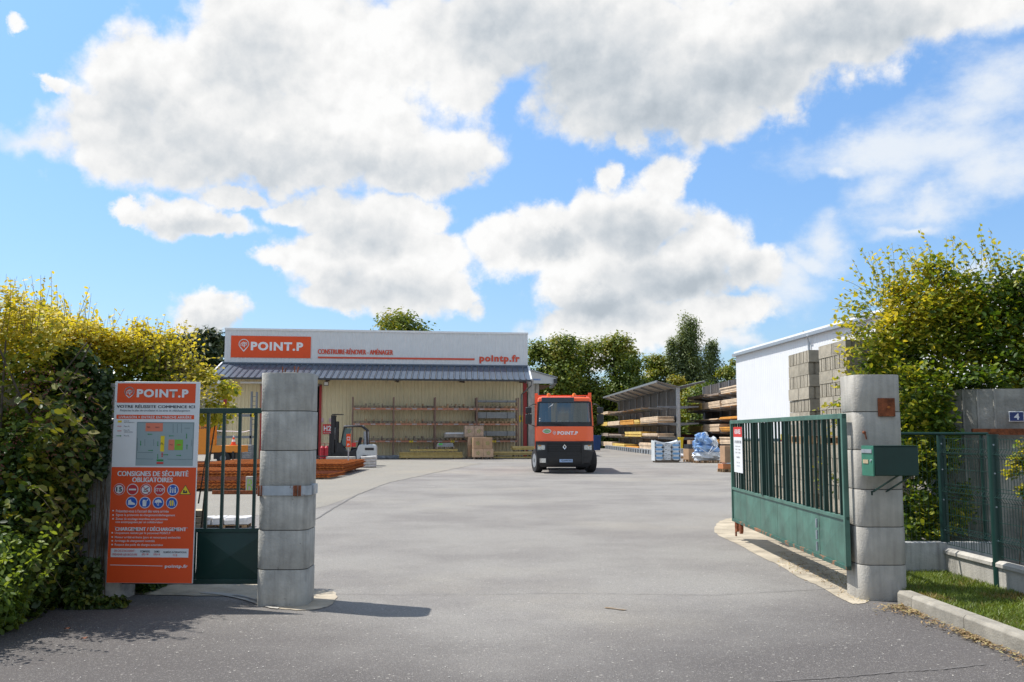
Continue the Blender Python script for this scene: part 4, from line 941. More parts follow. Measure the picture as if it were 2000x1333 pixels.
# ================================================================ the lorry
TR = thing('lorry', 'orange and black tipper lorry facing the gate in the middle of the yard', 'lorry', (2.24, 40.6, 0), R(-1.5))
m_torange = mat('lorry orange', (.86, .12, .022), .25, var=.02, scale=2, coat=.4)
m_glass = mat('dark windscreen glass', (.012, .02, .024), .04, var=.05, spec=.8)
m_lplast = mat('lorry grey plastic', (.013, .014, .016), .5, var=.1)
m_chrome = mat('lamp chrome', (.75, .77, .78), .12, metal=.8, var=.05)
def hw(z): return 1.235 if z < 2.0 else 1.235-.075*(z-2.0)
def fy(x, z): return .17*abs(x/1.235)**4+(0 if z < 1.45 else (z-1.45)*.085)
def fsheet(x0, x1, z0, z1, off, m, name, parent, nx=14, nz=3, zf0=None, zf1=None, frac=False):
    mb = MB(); rows = []
    for j in range(nz+1):
        r = []
        for i in range(nx+1):
            x = x0+(x1-x0)*i/nx; za = zf0(x) if zf0 else z0; zb = zf1(x) if zf1 else z1; z = za+(zb-za)*j/nz
            xx = x*hw(z)/1.235 if frac else x
            r.append((xx, fy(xx, z)-off, z))
        rows.append(r)
    back = [[(x, y+max(off, .01)*.95, z) for x, y, z in r] for r in rows]
    mb.loft(rows, closed=False); o = rows[0][::-1]+[r[0] for r in rows[1:-1]]+rows[-1]+[r[-1] for r in rows[1:-1]][::-1]
    ob = back[0][::-1]+[r[0] for r in back[1:-1]]+back[-1]+[r[-1] for r in back[1:-1]][::-1]
    mb.loft([o, ob], closed=True, cap=False)
    return mb.build(name, m, parent, smooth=True)
def cabring(z, s, e):
    w = hw(z)*s; return [(w*k/8, fy(w*k/8, z)+e, z) for k in range(-8, 9)]+[(w, 1.95-e, z), (-w, 1.95-e, z)]
mb = MB(); mb.loft([cabring(*q) for q in ((.92, 1, 0), (1.42, 1, 0), (2.0, 1, 0), (2.06, .995, .004))]); mb.build('cab', m_torange, TR, smooth=True)
mb = MB(); mb.loft([cabring(*q) for q in ((3.04, 1, .0), (3.08, 1, .02), (3.2, .985, .07), (3.27, .93, .18), (3.29, .80, .35))]); mb.build('roof', m_torange, TR, smooth=True)
mb = MB(); mb.box(-1.15, 1.15, 1.90, 1.95, 2.05, 3.05); mb.build('rear_wall', mat('cab lining', (.10, .105, .11), .8, var=.1), TR)
for s_ in (-1, 1):
    mb = MB(); mb.bar((s_*1.20, .21, 2.03), (s_*1.135, .28, 3.06), .07, .10); mb.build('front_pillar', m_torange, TR); mb = MB(); mb.bar((s_*1.20, 1.9, 2.03), (s_*1.15, 1.9, 3.06), .10, .12); mb.build('rear_pillar', m_torange, TR)
    mb = MB(); mb.box(s_*.55-.24, s_*.55+.24, 1.15, 1.70, 1.9, 2.18); mb.box(s_*.55-.24, s_*.55+.24, 1.62, 1.78, 2.18, 2.72); mb.box(s_*.55-.12, s_*.55+.12, 1.64, 1.76, 2.74, 2.92); mb.build('seat', m_grey, TR, bevel=.03)
mb = MB(); mb.prism([(.30, 2.05), (.75, 2.05), (.72, 2.20), (.34, 2.12)], -1.1, 1.1, 'x'); mb.build('dashboard', m_lplast, TR)
mb = MB(); mb.tube([(.5+.2*math.cos(R(20*i)), .86+.09*math.sin(R(20*i)), 2.27+.18*math.sin(R(20*i))) for i in range(19)], .018, 6); mb.build('steering_wheel', m_dark, TR)
mb = MB(); mb.box(-.35, .45, 1.86, 1.895, 2.45, 2.86); rp_ = mb.build('rear_curtain', mat('faded red cloth', (.34, .10, .08), .8), TR); mb = MB(); mb.box(-.2, .3, 1.85, 1.857, 2.6, 2.7); mb.build('print', m_signwhite, rp_)
for x_ in (-.2, .12): mb = MB(); mb.box(x_-.08, x_+.08, .42, .50, 2.13, 2.26); mb.build('paper', m_signwhite, TR)
mb = MB(); rings = []
for z, s, e in ((.27, .80, .10), (.33, .86, .03), (.6, .93, -.02), (1.0, 1.01, -.01), (1.30, 1.005, -.005), (1.43, .99, .004)):
    w = 1.235*s; r = [(w*k/8, fy(w*k/8, 1)+e, z) for k in range(-8, 9)]+[(w, .75, z), (-w, .75, z)]; rings.append(r)
mb.loft(rings); mb.build('bumper', m_lplast, TR, smooth=True)
fsheet(-1.20, 1.20, 1.42, 2.0, .022, m_torange, 'front_panel', TR, zf0=lambda x: 1.40+.07*max(0, 1-abs(x)/.62)**.5*(1 if abs(x) < .62 else 0)+.02*(abs(x)/1.2)**2)
fsheet(-1.225, 1.225, 1.98, 2.19, .012, m_dark, 'windscreen_sill', TR, frac=True)
fsheet(-1.16, 1.16, 3.0, 3.08, .014, m_dark, 'windscreen_header', TR, frac=True)
m_tg = bpy.data.materials.new('tinted windscreen'); m_tg.use_nodes = True
_n = m_tg.node_tree; _n.nodes.clear(); _g = _n.nodes.new('ShaderNodeBsdfGlossy'); _g.inputs['Roughness'].default_value = .03; _g.inputs['Color'].default_value = (.9, 1, 1, 1)
_t = _n.nodes.new('ShaderNodeBsdfTransparent'); _t.inputs['Color'].default_value = (.22, .30, .32, 1); _m = _n.nodes.new('ShaderNodeMixShader'); _m.inputs[0].default_value = .13
_o = _n.nodes.new('ShaderNodeOutputMaterial'); _n.links.new(_t.outputs[0], _m.inputs[1]); _n.links.new(_g.outputs[0], _m.inputs[2]); _n.links.new(_m.outputs[0], _o.inputs[0])
mb = MB(); rows_ = []
for z_ in (2.08, 2.4, 2.7, 3.04): rows_.append([(1.17*k/7*hw(z_)/1.235, fy(1.17*k/7*hw(z_)/1.235, z_)-.008, z_) for k in range(-7, 8)])
mb.loft(rows_, closed=False); mb.build('windscreen', m_tg, TR, smooth=True)
fsheet(-1.225, -1.13, 2.02, 3.06, .020, m_dark, 'window_pillar', TR, 2, frac=True); fsheet(1.13, 1.225, 2.02, 3.06, .020, m_dark, 'window_pillar', TR, 2, frac=True)
fsheet(-.98, .42, 3.02, 3.24, .09, mat('sun visor', (.03, .045, .06), .25, var=.1), 'sun_visor', TR)
fsheet(-1.1, -.99, 3.07, 3.2, .035, m_torange, 'roof_trim', TR, 3); fsheet(.43, 1.1, 3.08, 3.2, .035, m_torange, 'roof_trim', TR, 6)
fsheet(-.74, .74, .62, 1.30, .012, mat('grille black', (.006, .006, .007), .6, var=.05), 'grille', TR, nz=1)
for k in range(6): fsheet(-.70+.02*(5-k), .70-.02*(5-k), .68+.095*k, .735+.095*k, .034, m_lplast, 'grille_slat', TR, nz=1)
for s in (-1, 1):
    fsheet(.76*s-.03, .76*s+.03, .40, 1.34, .05, m_lplast, 'grille_rib', TR, 2)
    h = fsheet(min(s*.80, s*1.18), max(s*.80, s*1.18), .93, 1.24, .028, mat('lamp housing', (.05, .055, .06), .3, var=.05), 'headlight', TR, 5, zf0=lambda x: .98-.07*(abs(x)-.84)/.34+.02, zf1=lambda x: 1.22+.04*(abs(x)-.84)/.34)
    for cx_, cz_, r_ in ((.93, 1.09, .075), (1.07, 1.08, .065)):
        mb = MB(); y = fy(cx_, 1); mb.tube([(s*cx_, y-.04, cz_), (s*cx_, y-.024, cz_)], r_, 14); mb.build('lens', m_chrome, h)
    fsheet(min(s*.84, s*1.15), max(s*.84, s*1.15), 1.01, 1.20, .034, mat('reflector', (.62, .65, .67), .15, metal=.5, var=.25, scale=14), 'reflector', TR, 4)
    mb = MB(); mb.box(s*1.236-.004 if s > 0 else s*1.236-.012, s*1.236+.012 if s > 0 else s*1.236+.004, 1.48, 1.51, .95, 2.03); mb.build('door_gap', m_dark, TR)
    mb = MB(); y = fy(1.0, 1); mb.box(s*1.0-.11, s*1.0+.11, y-.035, y, 1.16, 1.20); mb.build('indicator', mat('amber', (.55, .25, .05), .3), h)
    fsheet(min(s*.80, s*1.06), max(s*.80, s*1.06), .46, .64, .045, m_chrome if s < 0 else m_lplast, 'fog_lamp', TR, 4)  # right lamp in dark plastic: its shade is put into the colour
    # mirrors
    mi = MB(); mi.box(s*1.53-.14, s*1.53+.14, .02, .15, 2.10, 2.52); mo = mi.build('mirror', m_dark, TR, bevel=.03)
    q = MB(); q.box(s*1.53-.13, s*1.53+.13, .03, .16, 2.56, 2.82); q.build('mirror_head', m_dark, mo, bevel=.03)
    q = MB(); q.tube([(s*1.18, .35, 2.95), (s*1.35, .2, 2.95), (s*1.5, .1, 2.85), (s*1.5, .1, 2.1), (s*1.25, .3, 2.0)], .02, 6); q.build('mirror_arm', m_dark, mo)
    # doors
    mb = MB(); mb.box(s*1.236-.008, s*1.236+.008, .35, 1.5, 1.1, 2.0); d_ = mb.build('door', m_torange, TR); q = MB(); q.box(s*1.21-.008, s*1.21+.008, .35, 1.45, 2.1, 2.95); q.build('side_window', m_tg, d_)
    mb = MB(); mb.box(s*1.06-.12, s*1.06+.12, .75, 1.2, .35, .5); mb.build('step', m_lplast, TR)
    # front wheels
    w_ = bpy.data.objects.new('wheel', None); COL.objects.link(w_); w_.parent = TR; w_.location = (s*1.15, 1.30, .52); w_.rotation_euler = (0, 0, R(15))
    ty = MB(); pr = [(-.15, .30), (-.16, .42), (-.155, .49), (-.12, .515), (.12, .515), (.155, .49), (.16, .42), (.15, .30)]
    ty.loft([[(x, r*math.cos(a), r*math.sin(a)) for a in [2*math.pi*i/28 for i in range(28)]] for x, r in pr], cap=False); ty.build('tyre', m_black, w_, smooth=True)
    ri = MB(); sg = -1
    for sd in (-1, 1):
        ri.loft([[(sd*x, r*math.cos(a), r*math.sin(a)) for a in [2*math.pi*i/24 for i in range(24)]] for x, r in ((.15, .31), (.13, .29), (.06, .26), (.05, .16), (.10, .14), (.11, .02))])
    ri.build('rim', m_galv, w_, smooth=True); hb_ = MB(); hb_.tube([(-.15, 0, 0), (-.05, 0, 0)], .10, 12); hb_.build('hub', m_dark, w_)
    for k in (0, 1):
        ww = MB(); ww.tube([(s*1.0-.28, 4.6+k*1.35, .52), (s*1.0+.28, 4.6+k*1.35, .52)], .515, 24); ww.build('rear_wheel', m_black, TR, smooth=True)
    q = MB(); q.tube([(s*.1-.75*s*0, fy(.2, 2.05)-.03, 2.03), (s*.1-.35, fy(.4, 2.1)-.04, 2.10), (s*.1-.85, fy(.8, 2.2)-.03, 2.13)], .011, 5); q.build('wiper', m_dark, TR)
mb = MB(); mb.box(-.7, .7, 1.2, 7.2, .55, .95); mb.build('chassis', m_dark, TR)
mb = MB(); mb.box(-1.22, 1.22, 2.05, 2.12, .95, 3.38); mb.box(-1.27, -1.13, 2.0, 2.14, .95, 3.50); mb.box(1.13, 1.27, 2.0, 2.14, .95, 3.52); mb.box(-1.13, 1.13, 2.0, 2.14, 3.30, 3.41); mb.build('headboard', m_torange, TR)
mb = MB(); mb.box(-1.25, -1.20, 2.12, 7.2, 1.2, 2.3); mb.box(1.20, 1.25, 2.12, 7.2, 1.2, 2.3); mb.box(-1.2, 1.2, 7.15, 7.2, 1.2, 2.3); mb.box(-1.25, 1.25, 2.12, 7.2, 1.1, 1.2); mb.build('tipper_body', m_torange, TR)
for x in (-.66, .45):
    mb = MB(); mb.loft([[(x+r*math.cos(a), .7+r*math.sin(a), z) for a in [R(30*i) for i in range(12)]] for r, z in ((.085, 3.22), (.085, 3.38), (.06, 3.43), (.02, 3.445))]); mb.build('beacon', mat('amber beacon', (.85, .22, .02), .3), TR, smooth=True)
mb = MB(); mb.tube([(.62, .35, 3.25), (.62, .30, 3.0)], .02, 5); mb.tube([(.3, .4, 3.27), (.95, .4, 3.29)], .02, 5); mb.build('horn', m_dark, TR)
mb = MB(); mb.box(-.22, .34, -.06, -.03, .48, .61); pl_ = mb.build('number_plate', mat('plate', (.30, .42, .62), .4), TR); text_mesh('CJ-606-VG', -.15, .29, .505, .585, -.063, m_ink, pl_, bold=.02)
mb = MB(); mb.add([(0,-.075,1.245),(.085,-.06,1.13),(0,-.075,1.015),(-.085,-.06,1.13),(0,-.062,1.19),(.04,-.062,1.13),(0,-.062,1.07),(-.04,-.062,1.13)], [(0,1,5,4),(1,2,6,5),(2,3,7,6),(3,0,4,7)]); mb.build('emblem', m_chrome, TR)
def ftext(s, x0, x1, z0, z1, m, bold=0): return text_mesh(s, x0, x1, z0, z1, -.030, m, TR, bold=bold)
ft = ftext('POINT.P', -.30, .57, 1.64, 1.79, m_white, .045)
ft.rotation_euler = (-.085, 0, 0); ft.location = (0, -.122, .006)
lg = pin_logo(-.50, -.36, 1.63, 1.80, -.030, m_white, TR); lg.rotation_euler = (-.085, 0, 0); lg.location = (0, -.122, .006)
mb = MB(); disc(mb, -.75, 1.80, .185, -.03, 20, .10); bd = mb.build('badge', m_signwhite, TR, fix=False); bd.rotation_euler = (-.085, 0, 0); bd.location = (0, -.110, .0)
mb = MB(); disc(mb, -.75, 1.80, .155, -.034, 20, .075); mb.build('badge_face', mat('badge green', (.10, .33, .05), .4), bd, fix=False)
text_mesh('Ecostyl', -.87, -.63, 1.765, 1.835, -.037, m_signwhite, bd, bold=.02)
mb = MB(); mb.poly([(-.70, fy(-.6, 2.85)-.03, 2.80), (-.50, fy(-.5, 2.85)-.03, 2.90), (-.47, fy(-.5, 2.95)-.03, 2.99), (-.60, fy(-.6, 2.9)-.03, 2.88)]); mb.build('white_card', m_white, TR, fix=False)  # pale parallelogram set just in front of the windscreen
for z in (2.22, 2.31): mb = MB(); mb.box(-1.08, -1.03, fy(1.05, z)-.04, fy(1.05, z)-.025, z, z+.05); mb.build('sticker', m_signwhite, TR)

# ================================================================ forklift
FK = thing('forklift', 'black and white counterbalance forklift parked beside the warehouse door', 'forklift', (-8.30, 50.3, 0), R(4)); FK.scale = (1.06, 1.06, 1.06)
m_fw = mat('forklift white', (.55, .58, .58), .4, var=.08, stain=((.25,.22,.18), .66, 5))
for y in (-.28, .28):
    mb = MB(); mb.box(-1.15, -.98, y-.09, y+.09, .12, 2.5); mb.box(-.92, -.82, y-.045, y+.045, .2, 2.2); mb.build('mast_rail', m_dark, FK)
mb = MB(); mb.box(-1.12, -.95, -.3, .3, 2.42, 2.5); mb.box(-1.12, -.6, -.32, .32, 2.52, 2.56); mb.box(-1.12, -.95, -.3, .3, 1.2, 1.3); mb.build('mast_crossbar', m_dark, FK)
mb = MB(); mb.box(-1.24, -1.12, -.45, .45, .5, .62); mb.box(-1.24, -1.12, -.45, .45, .85, .95); mb.box(-1.22, -1.14, -.4, .4, .5, 1.6); mb.build('carriage', m_dark, FK)
for y in (-.22, .22): mb = MB(); mb.box(-2.1, -1.2, y-.05, y+.05, .46, .50); mb.box(-1.27, -1.22, y-.05, y+.05, .46, 1.0); mb.build('fork', m_dark, FK)
mb = MB(); mb.tube([(-.95, -.1, .3), (-.95, -.1, 1.9)], .035, 8); mb.build('lift_cylinder', m_galv, FK)
mb = MB(); mb.prism([(-.85, .22), (.3, .22), (.3, .95), (-.25, .70), (-.45, .78), (-.60, 1.15), (-.80, 1.15), (-.85, .62)], -.5, .5); mb.build('chassis', m_dark, FK, bevel=.03)
mb = MB(); mb.prism([(.15, .18), (1.02, .22), (1.08, .35), (1.08, .95), (.98, 1.06), (.28, 1.06), (.2, .95), (.12, .72)], -.52, .52); cwt = mb.build('counterweight', m_fw, FK, bevel=.05)
mb = MB(); mb.box(.55, .98, -.535, -.51, .78, .9); mb.build('vent', m_dark, cwt)
mb = MB(); mb.prism([(-.2, .72), (.22, .72), (.22, .92), (-.15, .9)], -.28, .28); mb.prism([(.12, .9), (.25, .9), (.36, 1.4), (.24, 1.42)], -.24, .24); mb.build('seat', m_black, FK, bevel=.03)
mb = MB()
for y in (-.45, .45): mb.tube([(-.72, y, .7), (-.48, y, 1.93), (.35, y, 1.97), (.62, y, 1.75), (.66, y, 1.05)], .055, 6)
mb.build('overhead_guard', m_dark, FK)
mb = MB(); mb.box(-.5, .42, -.47, .47, 1.96, 2.0); mb.build('roof', m_fw, FK)
for k in range(5): mb = MB(); mb.box(-.4+k*.18, -.36+k*.18, -.47, .47, 2.0, 2.02); mb.build('roof_bar', m_dark, FK)
mb = MB(); mb.poly([(-.66, -.43, 1.0), (-.50, -.43, 1.86), (-.12, -.43, 1.86), (-.3, -.43, 1.0)]); mb.build('side_window', mat('smoked glass', (.10, .16, .16), .15, var=.1), FK, fix=False)
mb = MB(); mb.tube([(-.55, -.1, .8), (-.35, -.1, 1.1)], .025, 6); mb.loft([[(-.35+.02*math.sin(a), -.1+.15*math.cos(a), 1.1+.15*math.sin(a)) for a in [R(30*i) for i in range(12)]], [(-.32+.02*math.sin(a), -.1+.15*math.cos(a), 1.1+.15*math.sin(a)) for a in [R(30*i) for i in range(12)]]]); mb.build('steering_wheel', m_dark, FK)
mb = MB(); mb.tube([(.55, .0, 1.05), (.55, 0, 1.7)], .13, 10); mb.build('gas_bottle', m_galv, FK)
for x, y, r in ((-.78, -.48, .33), (-.78, .48, .33), (.55, -.46, .27), (.55, .46, .27)):
    mb = MB(); mb.tube([(x, y-.11, r), (x, y+.11, r)], r, 18); w_ = mb.build('wheel', m_black, FK, smooth=True); mb = MB(); mb.tube([(x, y-.125, r), (x, y-.112, r)], r*.5, 14); mb.build('rim', m_galv, w_)
mb = MB(); mb.box(-.12, .10, -.52, -.47, .95, 1.15); mb.build('tail_lamp', m_redbright, FK)
# slabs in front of the forklift
t = thing('concrete_slab', 'pale concrete slabs stacked in front of the forklift wheels', 'slab pile', (-8.55, 47.5, 0), .03)
for k in range(3): mb = MB(); mb.box(-.7+.03*k, .75-.02*k, -.4, .4, .02+k*.18, .19+k*.18); mb.build('slab', m_conc2, t, bevel=.01)
t = thing('white_sack_pile', 'pile of pale sacks under the tail of the forklift', 'sack pile', (-7.15, 47.6, 0), .1)
for k in range(4):
    mb = MB(); mb.loft([[(x*s, y, z+.02*math.sin(5*x)) for y, z in rrect(.24, .075, .06, 3, 0, .08+k*.14)] for x, s in ((-.38, 1), (-.3, 1), (.3, 1), (.38, 1))]); mb.build('sack', mat('pale sack', (.55, .53, .50), .7, var=.15), t, smooth=True)
# extinguishers
for i, (px, c) in enumerate(((629.5, 'beside the door jamb'), (638, 'nearest the H2 sign'))):
    p = at(px, 880, 60.5); t = thing('fire_extinguisher', f'large red wheeled fire extinguisher {c}', 'fire extinguisher', (p.x, 60.5, 0), 0, 'wheeled fire extinguishers by the warehouse door')
    mb = MB(); mb.tube([(0, 0, .12), (0, 0, .80)], .15, 12); mb.tube([(0, 0, .80), (0, 0, .92)], .15, 12, .06); mb.build('cylinder', mat('extinguisher red', (.40, .015, .03), .35), t, smooth=True)
    mb = MB(); mb.tube([(-.12, .05, .8), (-.12, .08, 1.08), (.12, .08, 1.08), (.12, .05, .8)], .018, 6); mb.build('handle', m_red, t)
    mb = MB(); mb.tube([(-.17, .08, .12), (-.22, .08, .12)], .12, 12); mb.tube([(.17, .08, .12), (.22, .08, .12)], .12, 12); mb.build('wheel_pair', m_black, t)
# C2 sign
p = gd(680, 921); t = thing('aisle_sign', 'small orange C2 sign on a grey post in front of the rusty mesh', 'sign', (p.x, p.y, 0), .0)
mb = MB(); mb.tube([(0, 0, .05), (0, 0, 1.62)], .028, 8); mb.build('post', m_galv, t)
mb = MB(); mb.box(-.26, .26, -.2, .2, 0, .10); mb.build('foot', m_grey, t, bevel=.02)
mb = MB(); mb.box(-.10, .10, -.05, -.032, 1.09, 1.68); pn = mb.build('panel', m_orange, t); text_mesh('C2', -.075, .075, 1.38, 1.56, -.056, m_white, pn, bold=.03); text_mesh('P', -.05, .05, 1.14, 1.24, -.056, m_white, pn, bold=.03)
# ================================================================ rusty reinforcing mesh
def mesh_pile(label, x0, x1, y0, y1, z0, n, rz=0, step=.15, dz=.028):
    t = thing('mesh_pile', label, 'mesh pile', ((x0+x1)/2, (y0+y1)/2, 0), rz, 'piles of rusty reinforcing mesh'); L_ = x1-x0; W = y1-y0; r = .009
    base = MB()
    for k in range(3): x = -L_/2+.4+k*(L_-.8)/2; base.box(x-.05, x+.05, -W/2, W/2, 0, z0)
    base.build('bearer', m_woodgrey, t)
    ms = []
    for v in range(3):
        mb = MB(); nx = int(L_/step); ny = int(W/step)
        for i in range(nx+1): x = -L_/2+L_*i/nx; mb.bar((x, -W/2-.06, 0), (x, W/2+.06, 0), r*2)
        for j in range(ny+1): y = -W/2+W*j/ny; mb.bar((-L_/2-.06, y, r*1.6), (L_/2+.06, y, r*1.6), r*2)
        ms.append(mb.mesh('mesh_sheet', [m_rustlight, m_rustlight, m_rust][v]))
    for k in range(n): obj('mesh_sheet', ms[k % 3], t, (random.uniform(-.05, .05), random.uniform(-.05, .05), z0+.01+k*dz), (random.uniform(-.002, .002), 0, random.uniform(-.006, .006)))
    return t
mesh_pile('long thick pile of rusty mesh reaching right past the left gate pillar', -12.9, -6.95, 38.6, 45.2, .12, 13, .03)
mesh_pile('thin low pile of rusty mesh nearer the gate beneath the thick one', -12.2, -6.75, 35.6, 38.1, .06, 6, -.05)
mesh_pile('thick pile of rusty mesh seen through the middle of the left gate bars', -13.8, -8.0, 31.4, 34.4, .12, 13, .09)
mesh_pile('nearest pile of rusty mesh low behind the left gate bars', -12.0, -6.9, 28.2, 30.4, .08, 9, .06)
mesh_pile('farthest pile of rusty mesh in front of the orange trailer', -19.0, -12.6, 39.5, 43.0, .12, 12, -.02)
p = gd(489, 963); t = thing('marker_block', 'grey upright concrete block with a green spray painted letter B', 'marker block', (p.x, p.y, 0), .05)
mb = MB(); mb.box(-.12, .12, -.1, .1, 0, .47); mb.build('block', m_conc2, t, bevel=.01)
mb = MB(); stroke(mb, [(-.06, .06), (-.05, .38), (.03, .36), (.05, .28), (-.03, .23), (.05, .18), (.06, .09), (-.06, .06)], .022, -.104); mb.build('painted_letter', mat('spray green', (.30, .62, .03), .6), t, fix=False)
p0 = gd(415, 966); p1 = gd(520, 966); t = MB().bar((p0.x, p0.y, .06), (p1.x, p1.y, .06), .10, .10); t = t.build('steel_beam', m_rust); tag(t, 'dark rusty steel beam on the ground behind the left gate bars', 'beam')
# near things behind the left gate
p = gd(430, 1034); t = thing('slab_pallet', 'low pallet of white wrapped slabs on the ground behind the left gate bars', 'slab pallet', (p.x, p.y+.3, 0), .1)
obj('pallet_base', me_palw, t, scale=(.7, .5, .5))
for i in range(4): mb = MB(); mb.loft([[(x, y, z+random.uniform(-.008, .008)) for x, y in rrect(.105, .24, .03, 2, -.32+i*.22, random.uniform(-.02, .02))] for z in (.075, .15, .19)]); mb.build('slab', mat('white film', (.70, .68, .66), .35, var=.1), t)
p = gd(384, 1036); t = thing('brick_stack', 'stack of dark round edged paving setts in three wrapped layers behind the gate', 'paver stack', (p.x-.12, p.y+.15, 0), .05)
m_sett = mat('dark sett', (.14, .115, .085), .85, var=.3)
for k in range(3):
    for i in range(4):
        mb = MB(); mb.loft([[(x+.05*0, y, z) for x, z in rrect(.045, .045, .02, 2, -.13+i*.095, .06+k*.115)] for y in (-.2, .2)]); mb.build('sett', m_sett, t)
    mb = MB(); mb.box(-.19, .21, -.2, .2, .108+k*.115, .114+k*.115); mb.build('interlayer', mat('straw card', (.50, .42, .28), .8), t)
# ================================================================ orange trailer by the left wall
TY = 52.0
def T(px, py): q = at(px, py, TY); return q.x, q.z
x0, z0 = T(345, 890); x1, z1 = T(407, 827); m_to = mat('machine orange', (.72, .24, .015), .4, var=.05)
tl = thing('machine_trailer', 'orange machine on a single axle trailer behind the left gate', 'trailer', (x0, TY, 0))
mb = MB(); mb.box(0, x1-x0, 0, 1.6, .55, z1); hb = mb.build('machine_housing', m_to, tl, bevel=.04)
for k in (1, 2): mb = MB(); mb.box((x1-x0)*k/3-.01, (x1-x0)*k/3+.01, -.012, 0, .65, z1-.1); mb.build('panel_gap', m_dark, hb)
text_mesh('S.204', x1-x0-.55, x1-x0-.1, z1-.3, z1-.18, -.015, m_ink, hb, bold=.02)
xa, za = T(407, 886); xb_, zb_ = T(469, 870.5)
mb = MB(); mb.box(xa-x0, xb_-x0, 0, 1.6, za+.05, zb_); mb.build('deck', m_to, tl, bevel=.02)
for px in (418, 466.5): q = T(px, 860); mb = MB(); mb.tube([(q[0]-x0, .05, zb_), (q[0]-x0, .05, zb_+.32)], .06, 8); mb.build('stake', m_to, tl)
q = T(436, 900); mb = MB(); mb.tube([(q[0]-x0, -.05, .36), (q[0]-x0, .2, .36)], .36, 20); w_ = mb.build('wheel', m_black, tl, smooth=True); mb = MB(); mb.tube([(q[0]-x0, -.07, .36), (q[0]-x0, -.04, .36)], .17, 12); mb.build('rim', m_grey, w_)
mb = MB(); mb.box(q[0]-x0-.6, q[0]-x0+.6, .2, 1.4, .3, za+.05); mb.build('axle_frame', m_dark, tl)
q = T(455, 900); mb = MB(); mb.tube([(q[0]-x0, 0, .2), (q[0]-x0, 0, za+.1)], .06, 8); mb.tube([(q[0]-x0-.1, -.05, .1), (q[0]-x0-.1, .05, .1)], .1, 10); mb.box(q[0]-x0-.2, q[0]-x0+.2, -.12, .12, .1, .18); mb.build('jockey_leg', m_dark, tl)
q = T(399, 824); t = MB(); t.loft([[(q[0]+x*s, TY+.4+y*s, z) for x, y in rrect(.25, .2, .08, 3)] for z, s in ((z1+.0, .9), (z1+.06, 1), (z1+.14, .8), (z1+.18, .3))]); t = t.build('white_sack', m_white, None, smooth=True); tag(t, 'small white sack lying on top of the orange machine', 'sack')
q = T(451, 860); t = thing('traffic_cone', 'orange and white traffic cone standing on the orange trailer deck', 'traffic cone', (q[0], TY+.5, zb_))
mb = MB(); mb.box(-.17, .17, -.17, .17, 0, .04); mb.build('base', m_orange, t)
for a, b, m in ((.04, .2, m_orange), (.2, .32, m_white), (.32, .45, m_orange), (.45, .55, m_white)):
    mb = MB(); mb.tube([(0, 0, a), (0, 0, b)], .15*(1-a/.62), 12, .15*(1-b/.62), cap=False); mb.build('cone_band', m, t, smooth=True)
# grey wall rack by the left bay
t = thing('steel_rack', 'tall grey steel rack against the beige wall left of the doorway', 'rack', (0, 0, 0))
GY = 61.0
def Gp(px, py): q = at(px, py, GY); return (q.x, GY, q.z)
for px, top in ((412, 812), (492, 765), (502, 766)):
    a = Gp(px, top); mb = MB(); mb.box(a[0]-.06, a[0]+.06, GY-.06, GY+.06, 0, a[2]); mb.build('upright', m_grey, t)
for py in (812, 854): a = Gp(398, py); b = Gp(495, py); mb = MB(); mb.bar(a, b, .12, .16); mb.build('shelf_beam', m_grey, t)
for k in range(7): a = Gp(492, 775+k*9); b = Gp(502, 775+k*9); mb = MB(); mb.bar(a, b, .04); mb.build('rung', m_grey, t)
a = Gp(398, 812); b = Gp(490, 854)
t = MB(); q = at(496, 809, 60.7); t.box(q.x-.13, q.x+.13, 60.68, 60.72, q.z-.2, q.z+.2); t = t.build('yellow_tag', m_yellow); tag(t, 'yellow tag with the letter J on the grey steel rack', 'tag sign'); text_mesh('J', q.x-.05, q.x+.05, q.z-.11, q.z+.11, 60.66, m_ink, t)
m_tape = mat('pink white tape', (.62, .42, .42), .6, color2=(.72, .70, .70), scale=9)
t = MB().tube([Gp(414, 841), Gp(430, 842.5), Gp(455, 843), Gp(475, 844.5), Gp(499, 839)], .03, 4).build('barrier_tape', m_tape); tag(t, 'red and white barrier tape strung across the grey steel rack', 'barrier tape')
t = thing('grey_sack_pile', 'pile of flat grey sacks at the foot of the grey steel rack', 'sack pile', (at(480, 880, 59.5).x, 59.5, 0))
for k in range(7): mb = MB(); mb.loft([[(x, y, z) for y, z in rrect(.35, .07, .05, 2, 0, .08+k*.14)] for x in (-.45+.02*k, -.40, .38, .44)]); mb.build('sack', mat('grey sack', (.27, .28, .29), .6, var=.2), t)
q = at(402, 806, 60); t = MB(); t.loft([[(x*s+q.x, y*s+60.3, z) for x, y in rrect(.6, .4, .15, 3)] for z, s in ((q.z-.35, 1), (q.z-.1, 1), (q.z+.05, .85), (q.z+.1, .5))]); t = t.build('white_bundle', m_signwhite, None, smooth=True); tag(t, 'white film wrapped bundle on the upper level of the grey steel rack', 'bundle')

